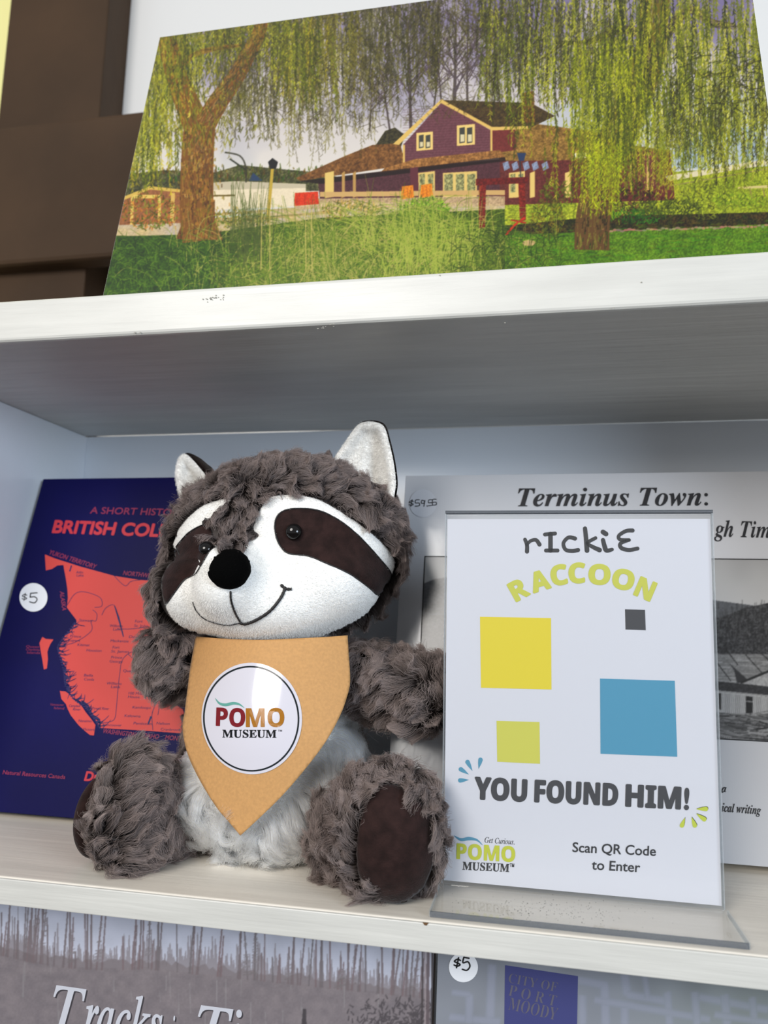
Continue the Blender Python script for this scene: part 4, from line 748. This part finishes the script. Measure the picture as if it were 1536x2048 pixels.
def surface_nets(els, k, h):
    lo = np.min([c - r.max() * np.ones(3) for c, r, a in els], 0) - .004; hi = np.max([c + r.max() * np.ones(3) for c, r, a in els], 0) + .004; n = np.ceil((hi - lo) / h).astype(int) + 1
    gx, gy, gz = [lo[i] + np.arange(n[i]) * h for i in range(3)]; G = np.stack(np.meshgrid(gx, gy, gz, indexing='ij'), -1); f = sdf(G.reshape(-1, 3), els, k).reshape(n); f = np.maximum(f, (.0006 - G[..., 2]))
    s = f < 0; cx = np.zeros(np.array(n) - 1, int); corner = list(product((0, 1), repeat=3)); sl = lambda A, c: A[c[0]:A.shape[0] - 1 + c[0], c[1]:A.shape[1] - 1 + c[1], c[2]:A.shape[2] - 1 + c[2]]
    for c in corner: cx += sl(s, c)
    act = (cx > 0) & (cx < 8); idx = -np.ones(act.shape, int); idx[act] = np.arange(act.sum()); num = np.zeros(act.shape + (3,)); den = np.zeros(act.shape)
    for i, a in enumerate(corner):
        for b in corner[i + 1:]:
            if sum(abs(p - q) for p, q in zip(a, b)) != 1: continue
            fa, fb = sl(f, a), sl(f, b); x = (fa < 0) != (fb < 0); t = np.where(x, fa / (fa - fb + 1e-12), 0)[..., None]; pt = np.array(a) * (1 - t) + np.array(b) * t; num += np.where(x[..., None], pt, 0); den += x
    V = lo + (np.argwhere(act) + (num[act] / den[act][:, None])) * h; Q = []
    for ax in range(3):
        e = [0, 0, 0]; e[ax] = 1; A = s[:-1 if ax == 0 else None, :-1 if ax == 1 else None, :-1 if ax == 2 else None]; B = s[e[0]:, e[1]:, e[2]:]; X = np.argwhere(A != B); o1, o2 = [np.eye(3, dtype=int)[j] for j in range(3) if j != ax]
        ok = (X[:, (ax + 1) % 3] > 0) & (X[:, (ax + 2) % 3] > 0); X = X[ok]; g = lambda q: idx[tuple(q.T)]; q = np.stack([g(X), g(X - o1), g(X - o1 - o2), g(X - o2)], 1); flip = A[tuple(X.T)] ^ (ax == 1)
        q[~flip] = q[~flip][:, ::-1]; Q.append(q)
    return V, np.vstack(Q)
BV, BQ = surface_nets(ELS, .008, .0021); BT = np.vstack([BQ[:, [0, 1, 2]], BQ[:, [0, 2, 3]]])
cN = vnormals(BV, BT)
if np.mean(np.sum(cN * (BV - BV.mean(0)), 1)) < 0: BQ = BQ[:, ::-1]; BT = BT[:, ::-1]
tors = sdf(BV, ELS[:3]); limb = sdf(BV, ELS[3:])
body = mesh('body', BV, BQ, [skin_grey, skin_white], toy, True)
bpx = proj(BV); belly = [(300, 1430), (335, 1400), (360, 1250), (730, 1250), (722, 1400), (730, 1500), (690, 1600), (640, 1700), (625, 1790), (380, 1790), (350, 1640), (325, 1500)]
BN = vnormals(BV, BT); vw = nrm(BV - CAM); isb = inside(belly, bpx[:, 0], bpx[:, 1]) & (np.sum(BN * vw, 1) < .1) & (tors < limb + .002)
body.data.polygons.foreach_set('material_index', isb[BQ].any(1).astype(np.int32))

# head
hc_ = at(566, 1100, .088)
HE = [ell(572, 1090, .083, 226, 158, .048), ell(650, 1165, .066, 108, 88, .034), ell(420, 1185, .062, 92, 78, .034), ell(540, 1205, .06, 150, 84, .036), ell(472, 1172, .036, 74, 68, .026), ell(468, 1130, .034, 50, 44, .026)]
HV, HF = star(hc_, HE, .0075); head = mesh('head', HV, HF, skin_grey, toy, True); HS = Surf(HV, HF); HS.mid = .43
HNv = vnormals(HV, HF)
def z35(c): return [(300 + a * .35156, 820 + b * .35156) for a, b in c]
face = spline(z35([(470, 505), (400, 512), (300, 548), (200, 636), (130, 750), (86, 890), (70, 1000), (84, 1090), (108, 1150), (150, 1205), (225, 1270), (330, 1305), (500, 1312), (700, 1310), (860, 1304), (1000, 1288), (1110, 1256), (1210, 1180), (1300, 1070), (1375, 960), (1398, 885), (1345, 785), (1230, 680), (1100, 590), (960, 512), (850, 488), (750, 484), (684, 500), (640, 545), (604, 620), (590, 680), (620, 715), (560, 752), (520, 800), (460, 830), (400, 830), (375, 760), (350, 690), (345, 640), (392, 575)]), 5, True)
def conform(name, outline, surf, m, parent, step=5, lift0=.0, h=.0012, wpx=6, dome=0, domew=40):
    V, Fc = fill(outline, step); d = edge_dist(outline, V); out = []
    for (x, y), dd in zip(V, d):
        p, n = surf.hit(x, y); o = lift0 + h * (1 - math.exp(-dd / wpx)) + (dome * math.sqrt(max(1 - (1 - min(dd / domew, 1)) ** 2, 0)) if dome else 0)
        out.append(p + n * o)
    out = np.array(out); out[:, 2] = np.maximum(out[:, 2], .0008); Fc = [tuple(f) for f in Fc]
    return mesh(name, out, Fc, m, parent, True), out, np.array(Fc)
fobj, FV, FF = conform('face_panel', face, HS, velour_white, head, 5, .0, .0013, 5)
patchR = spline(z35([(712, 640), (730, 598), (768, 572), (830, 562), (920, 566), (1000, 588), (1100, 645), (1200, 730), (1300, 840), (1362, 915), (1376, 962), (1350, 1015), (1310, 1060), (1230, 1000), (1130, 930), (1000, 872), (900, 832), (790, 816), (740, 770), (714, 700)]), 5, True)
patchL = spline(z35([(430, 640), (370, 634), (300, 655), (220, 700), (150, 778), (86, 865), (60, 950), (56, 1030), (80, 1112), (140, 1040), (196, 968), (258, 936), (292, 885), (345, 800), (400, 760), (430, 700)]), 5, True)
FS = Surf(FV, FF); FS.mid = .43
def tube(name, pts, surf, off, rad, m, parent, stitch=0, n=5, smooth=True):
    P2 = spline(pts, n) if smooth else np.array(pts, float); P = []; Nn = []
    for x, y in P2: p, q = surf.hit(x, y); P.append(p + q * off); Nn.append(q)
    P = np.array(P); Nn = nrm(np.array(Nn)); T = nrm(np.gradient(P, axis=0)); B = nrm(np.cross(T, Nn)); V = []; s = np.concatenate([[0], np.cumsum(np.linalg.norm(np.diff(P, axis=0), axis=1))])
    for i in range(len(P)):
        r_ = rad * (1 + (.35 * abs(math.sin(s[i] / stitch * math.pi)) - .3 if stitch else 0))
        for k in range(6): a = k / 6 * 2 * math.pi; V.append(P[i] + (Nn[i] * math.cos(a) + B[i] * math.sin(a)) * r_)
    Fc = [(6 * i + k, 6 * i + (k + 1) % 6, 6 * i + 6 + (k + 1) % 6, 6 * i + 6 + k) for i in range(len(P) - 1) for k in range(6)]; Fc += [tuple(range(6)), tuple(6 * (len(P) - 1) + k for k in range(6))[::-1]]
    return mesh(name, V, Fc, m, parent, True)
for nm, pc, ex, ey, er in (('eye_patch', patchR, 588, 1064, 16.5), ('eye_patch', patchL, 413, 1098, 15)):
    po_, PV, PF = conform(nm, pc, FS, velour_brown, head, 6, .0, .0011, 4); cl_ = np.vstack([pc, pc[:1]]); cl_ = cl_[(cl_[:, 0] > 330) | (cl_[:, 0] < 0) | (nm != 'eye_patch') | (cl_[:, 0] > 0)]
    tube('seam', cl_, FS, .0003, .00042, thread, po_, .0016, 2, False)
    PS = Surf(PV, PF); PS.mid = .42; c, n = PS.hit(ex, ey); r_ = er * px2m(ex, ey, c[1]); n = nrm(n * .7 - nrm(c - CAM) * .3)
    bm = bmesh.new(); bmesh.ops.create_uvsphere(bm, u_segments=32, v_segments=20, radius=1)
    q = Vector(n).to_track_quat('Z', 'Y').to_matrix()
    for v in bm.verts: v.co = Vector(c + n * r_ * .25) + q @ Vector((v.co.x * r_, v.co.y * r_, v.co.z * r_ * .72))
    bmobj('eye', bm, mat('glossy_black_eye', (14, 12, 12), .08, spec=.4), head, True)
# nose
nose = disc(459, 1141.5, 40, 38.5, 40)
no_, NV, NF = conform('nose', nose.mean(0) + (nose - nose.mean(0)) * .97, HS, mat('black_plush', (4, 4, 4), .95, .0005, (1200, 1200, 1200), spec=.05), head, 4, .0008, .0006, 4, .0065, 38)
for pts, rd in (((z35([(458, 1030), (462, 1085), (480, 1140), (500, 1180), (518, 1208)])), .0006), (z35([(512, 1206), (540, 1215), (600, 1195), (680, 1145), (740, 1075), (768, 1020)]), .00092), (z35([(745, 996), (760, 1010), (780, 1020), (806, 1020)]), .0009), (z35([(518, 1208), (450, 1222), (380, 1212), (310, 1185), (265, 1140), (245, 1090)]), .00038)):
    tube('mouth_stitching', pts, FS, .0003, rd, thread, head, .0019, 8)
# ears
def ear(lining, back, Y, tilt, fold, parent):
    pl_ = Plane(at(*np.mean(lining, 0), Y), nrm(np.array(tilt, float))); V, Fc = fill(lining, 3.5); d = edge_dist(lining, V); out = []
    fa, fb = np.array(fold[0], float), np.array(fold[1], float); fd = (fb - fa) / np.linalg.norm(fb - fa)
    for (x, y), dd in zip(V, d):
        p, n = pl_.hit(x, y); rel = np.array([x, y]) - fa; cr = abs(rel[0] * fd[1] - rel[1] * fd[0]); al = rel @ fd / np.linalg.norm(fb - fa)
        dep = .0125 * (1 - math.exp(-dd / 26)) * (.35 + .65 * math.exp(-(cr / 15) ** 2) * np.clip(al * 1.4, 0, 1)) - .0022 * math.exp(-((dd - 9) / 7) ** 2)
        out.append(p - n * dep)
    e_, *_ = (mesh('ear_lining', out, [tuple(f) for f in Fc], velour_white, parent, True),); LV, LF = np.array(out), np.array(Fc)
    V2, F2 = fill(back, 4); d2 = edge_dist(back, V2); o2 = []
    for (x, y), dd in zip(V2, d2): p, n = pl_.hit(x, y); o2.append(p - n * (.0006 + .013 * (1 - math.exp(-dd / 14))))
    b_ = mesh('ear_back', o2, [tuple(f) for f in F2], velour_brown, parent, True); return LV, LF
earR = spline([(664, 926), (687, 890), (708, 859), (724, 846), (747, 844), (768, 853), (778, 883), (787, 922), (792, 961), (790, 985), (783, 1010), (760, 1010), (700, 975), (670, 950)], 5, True)
earL = spline([(412, 956), (400, 936), (384, 918), (370, 908), (358, 917), (352, 940), (353, 963), (359, 990), (366, 1004), (395, 985)], 5, True)
def grow(o, g): c = o.mean(0); return c + (o - c) * (1 + g)
er_ = bpy.data.objects.new('ear', None); link(er_, toy); er_.matrix_parent_inverse = Matrix.Translation(-Vector(toy.location)); el_ = bpy.data.objects.new('ear', None); link(el_, toy); el_.matrix_parent_inverse = Matrix.Translation(-Vector(toy.location))
L1 = ear(earR, grow(earR, .035) + (1, -1), .078, (-.15, -1, 0), ((752, 860), (735, 985)), er_)
L2 = ear(earL, spline([(427, 944), (412, 926), (395, 913), (374, 905), (360, 914), (351, 938), (352, 965), (366, 1006), (410, 985)], 5, True), .088, (-.1, -1, .1), ((372, 915), (400, 975)), el_)

# fur
rg = np.random.default_rng(31)
P, N = seeds(HV, HF, 150000, rg); q = proj(P); fr = np.sum(N * nrm(P - CAM), 1) < 0
keep = ~(inside(face, q[:, 0], q[:, 1]) & (fr | ((P[:, 1] < .082) & (q[:, 0] > 362))))
cheek = (q[:, 1] > 1200) & (q[:, 0] < 700) & fr; keep &= ~cheek; keep &= (P[:, 2] > .118) | (q[:, 0] > 690)
P, N, q, fr = P[keep], N[keep], q[keep], fr[keep]
tuft = fr & (q[:, 0] > 422) & (q[:, 0] < 530) & (q[:, 1] > 990) & (q[:, 1] < 1120)
comb = np.stack([np.where(q[:, 0] > 560, .5, -.6), -.2 * np.ones(len(P)), .25 - (q[:, 1] - 950) / 220.], 1); comb[tuft] = (-.05, -.5, -.8); keep2 = ~(tuft & (q[:, 0] < 437) & (q[:, 1] > 1040)); P, N, q, fr, tuft, comb = P[keep2], N[keep2], q[keep2], fr[keep2], tuft[keep2], comb[keep2]
ln = np.where(tuft, np.where(q[:, 1] > 1060, .0055, .0085), .013)
ed = np.full(len(P), 99.); ii = np.where(fr)[0]; ed[ii] = edge_dist(face, q[ii]); ln = ln * np.where((ed < 22) & ~tuft, .62 + ed / 58, 1)
fur('head_fur', P, N, ln, comb, fur_grey, head, .010, .84, .00012, .7, .8, 5, 7, .0014, .15)
BS = Surf(BV, BT); BS.mid = .38
padR = spline([(756, 1574), (780, 1569), (804, 1577), (834, 1602), (855, 1641), (861, 1690), (856, 1738), (835, 1785), (804, 1809), (776, 1806), (748, 1786), (726, 1758), (716, 1719), (718, 1665), (730, 1616), (744, 1588)], 4, True)
conform('foot_pad', padR, BS, velour_brown, body, 6, .0004, .002, 6, .0035, 50)
pc, pr_, pa = lift(ell(202, 1648, .036, 32, 80, .022)); bm = bmesh.new(); bmesh.ops.create_uvsphere(bm, u_segments=40, v_segments=24, radius=1)
for v in bm.verts: v.co = Vector(pc + np.array(v.co[:]) * pr_)
bmobj('foot_pad', bm, velour_brown, body, True)
bib = spline([(392, 1276), (454, 1281), (524, 1283), (594, 1280), (653, 1277), (695, 1274)], 4)
bib[:, 1] -= 3; bib = np.vstack([bib, spline([(695, 1274), (697, 1307), (700, 1363), (693, 1396), (681, 1429), (662, 1466), (637, 1504), (594, 1558), (559, 1597), (522, 1633), (481, 1671)], 4)[1:], spline([(481, 1671), (461, 1647), (437, 1619), (412, 1581), (390, 1541), (376, 1508), (368, 1476), (366, 1450), (370, 1424), (376, 1377), (382, 1330), (392, 1276)], 4)[1:-1]])
def fuzz(name, V_, F_, n, ln, m, parent, seed):
    r = np.random.default_rng(seed); P, N = seeds(V_, F_, n, r); vw = nrm(P - CAM); N = np.where((np.sum(N * vw, 1) > 0)[:, None], -N, N); t = nrm(N * .8 + r.normal(0, .35, P.shape)) * (ln * r.uniform(.6, 1.2, n))[:, None]
    Q = np.stack([P, P + t * .6, P + t + np.array([0, 0, -ln * .15])], 1); hc = bpy.data.hair_curves.new(name); hc.add_curves([3] * n); hc.attributes['position'].data.foreach_set('vector', Q.astype(np.float32).ravel())
    ra = hc.attributes.get('radius') or hc.attributes.new('radius', 'FLOAT', 'POINT'); ra.data.foreach_set('value', np.tile(np.array([.00006, .00005, .00002], np.float32), n)); hc.materials.append(m); o = bpy.data.objects.new(name, hc); link(o, parent); o['kind'] = 'stuff'
fur_face = fur_mat('short_white_pile', (250, 249, 246), (254, 253, 251), .9)
fd = np.array([not inside(patchR, *proj(FV[f].mean(0))) and not inside(patchL, *proj(FV[f].mean(0))) for f in FF]); fuzz('short_pile', FV, FF[fd], 45000, .0007, fur_face, fobj, 3)
for k, (lv_, lf_) in enumerate((L1, L2)): fuzz('short_pile', lv_, lf_, 16000 if k == 0 else 7000, .0013, fur_face, (er_, el_)[k].children[0], 4 + k)
P, N = seeds(BV, BT, 300000, rg); q = proj(P); vwp = nrm(P - CAM); fr = np.sum(N * vwp, 1) < .1
keep = ~(fr & inside(padR, q[:, 0], q[:, 1]) & (edge_dist(padR, q) > 5) & ~((q[:, 0] < 778) & (q[:, 1] > 1762))) & (np.sum(((P - pc) / pr_) ** 2, 1) > 1.5) & (sdf(P, HE, .01) > -.002) & (P[:, 2] > .0012)
P, N, q, fr = P[keep], N[keep], q[keep], fr[keep]
dT, dL = sdf(P, ELS[:3]), sdf(P, ELS[3:]); isw = inside(belly, q[:, 0], q[:, 1]) & fr & (dT < dL + .002); ub_ = inside(bib, q[:, 0], q[:, 1]) & fr & (edge_dist(bib, q) > 6)
Pw, Nw, qw = P[isw], N[isw], q[isw]
cw = np.stack([(qw[:, 0] - 540) / 260., -.15 * np.ones(len(Pw)), -1 * np.ones(len(Pw))], 1); inb = inside(bib, qw[:, 0], qw[:, 1]); lw = np.where(ub_[isw], .004, np.where(inb, .008, .019))
fur('belly_fur', Pw, Nw, lw, cw, fur_white, body, .006, .8, .00013, .4, .6, 7, 7, .0014, .1)
Pg, Ng, qg = P[~isw], N[~isw], q[~isw]; leg = qg[:, 1] > 1500
npd = qg[:, 0] < 232; cg = np.stack([np.where(qg[:, 0] > 600, -.3, np.where(qg[:, 0] < 300, .35, -.2)), -.3 * np.ones(len(Pg)), np.where(leg, .15, -.5)], 1); rim = edge_dist(padR, qg) < 30; cg[rim & (qg[:, 0] < 790)] = (-.8, -.4, .2)
lg = np.where(leg, .0155, .013) * np.where(rim, .75, 1) * np.where(npd & leg, .55, 1)
fur('fur', Pg, Ng, lg, cg, fur_grey, body, .008, .84, .00012, .62, .95, 9, 7, .0017, .1)

# ------------------------------------------------------------------ paper bib with round sticker
gx, gz = np.meshgrid(np.linspace(-.24, -.02, 60), np.linspace(-.01, .15, 40)); xc = at(525, 1400, .03)[0]
gy = .0225 + .014 * np.clip((gz - .06) / .06, 0, 1.2) ** 1.6 + 9.0 * (gx - xc) ** 2 * (.35 + .65 * np.clip((gz - .02) / .08, 0, 1))
GV = np.stack([gx.ravel(), gy.ravel(), gz.ravel()], 1); GF = [(j * 60 + i, j * 60 + i + 1, j * 60 + i + 61, j * 60 + i + 60) for j in range(39) for i in range(59)]
GS = Surf(GV, GF); GS.mid = .37
kraft = mat('tan_kraft_paper', (196, 147, 90), .7, .00006, (900, 900, 900), var=.06, vscale=(700, 700, 700), sheen=.1)
bt = thing('paper_bib', 'tan paper bib with pointed tip worn under the chin of the plush raccoon', 'bib', tuple(at(481, 1671, .0225)))
V, Fc = fill(bib, 5); out = [GS.hit(x, y)[0] for x, y in V]; sheet = mesh('sheet', out, [tuple(f) for f in Fc], kraft, bt, True)
md = sheet.modifiers.new('thick', 'SOLIDIFY'); md.thickness = .0006; md.offset = 0
S = Shapes(); S.poly(disc(504.5, 1437, 99.5, 111, 72, -.06), 6); vinyl = mat('glossy_sticker', (205, 202, 211), .12, .00003, (60, 60, 60), spec=.6, coat=.6); stc = S.on('round_sticker', GS, .0007, vinyl, bt); stc.data.polygons.foreach_set('use_smooth', [True] * len(stc.data.polygons))
S = Shapes(); S.line(disc(503.5, 1437.5, 93.5, 103.5, 60, -.06), 3.2, 2, True, False, True); S.on('ring', GS, .00085, ink((28, 36, 40), .15), stc)
S = Shapes(); text(S, 'PO', (434.5, 1451.5), (490.5, 1453.5), 35.5, 'sb', 0, fat=.7); S.on('logo_lettering', GS, .00085, ink((128, 26, 36), .15), stc)
S = Shapes(); text(S, 'MO', (494, 1453.5), (568.5, 1453), 36, 'sb', 0, fat=.7); S.on('logo_lettering', GS, .00085, ink((172, 112, 26), .15), stc)
S = Shapes(); text(S, 'MUSEUM', (446.5, 1475), (553.5, 1475.5), 15.5, 'bold', .012); text(S, '\u2122', (556.5, 1466), (564.5, 1466), 6, None, 0); S.on('small_lettering', GS, .00085, ink((20, 22, 26), .15), stc)
S = Shapes(); S.line([(432.5, 1397), (441, 1407), (453, 1410), (468, 1407), (480, 1409), (490, 1416)], [.5, 5, 6, 4.5, .5], 8, caps=False); S.on('wave_mark', GS, .00085, ink((104, 170, 158), .15), stc)
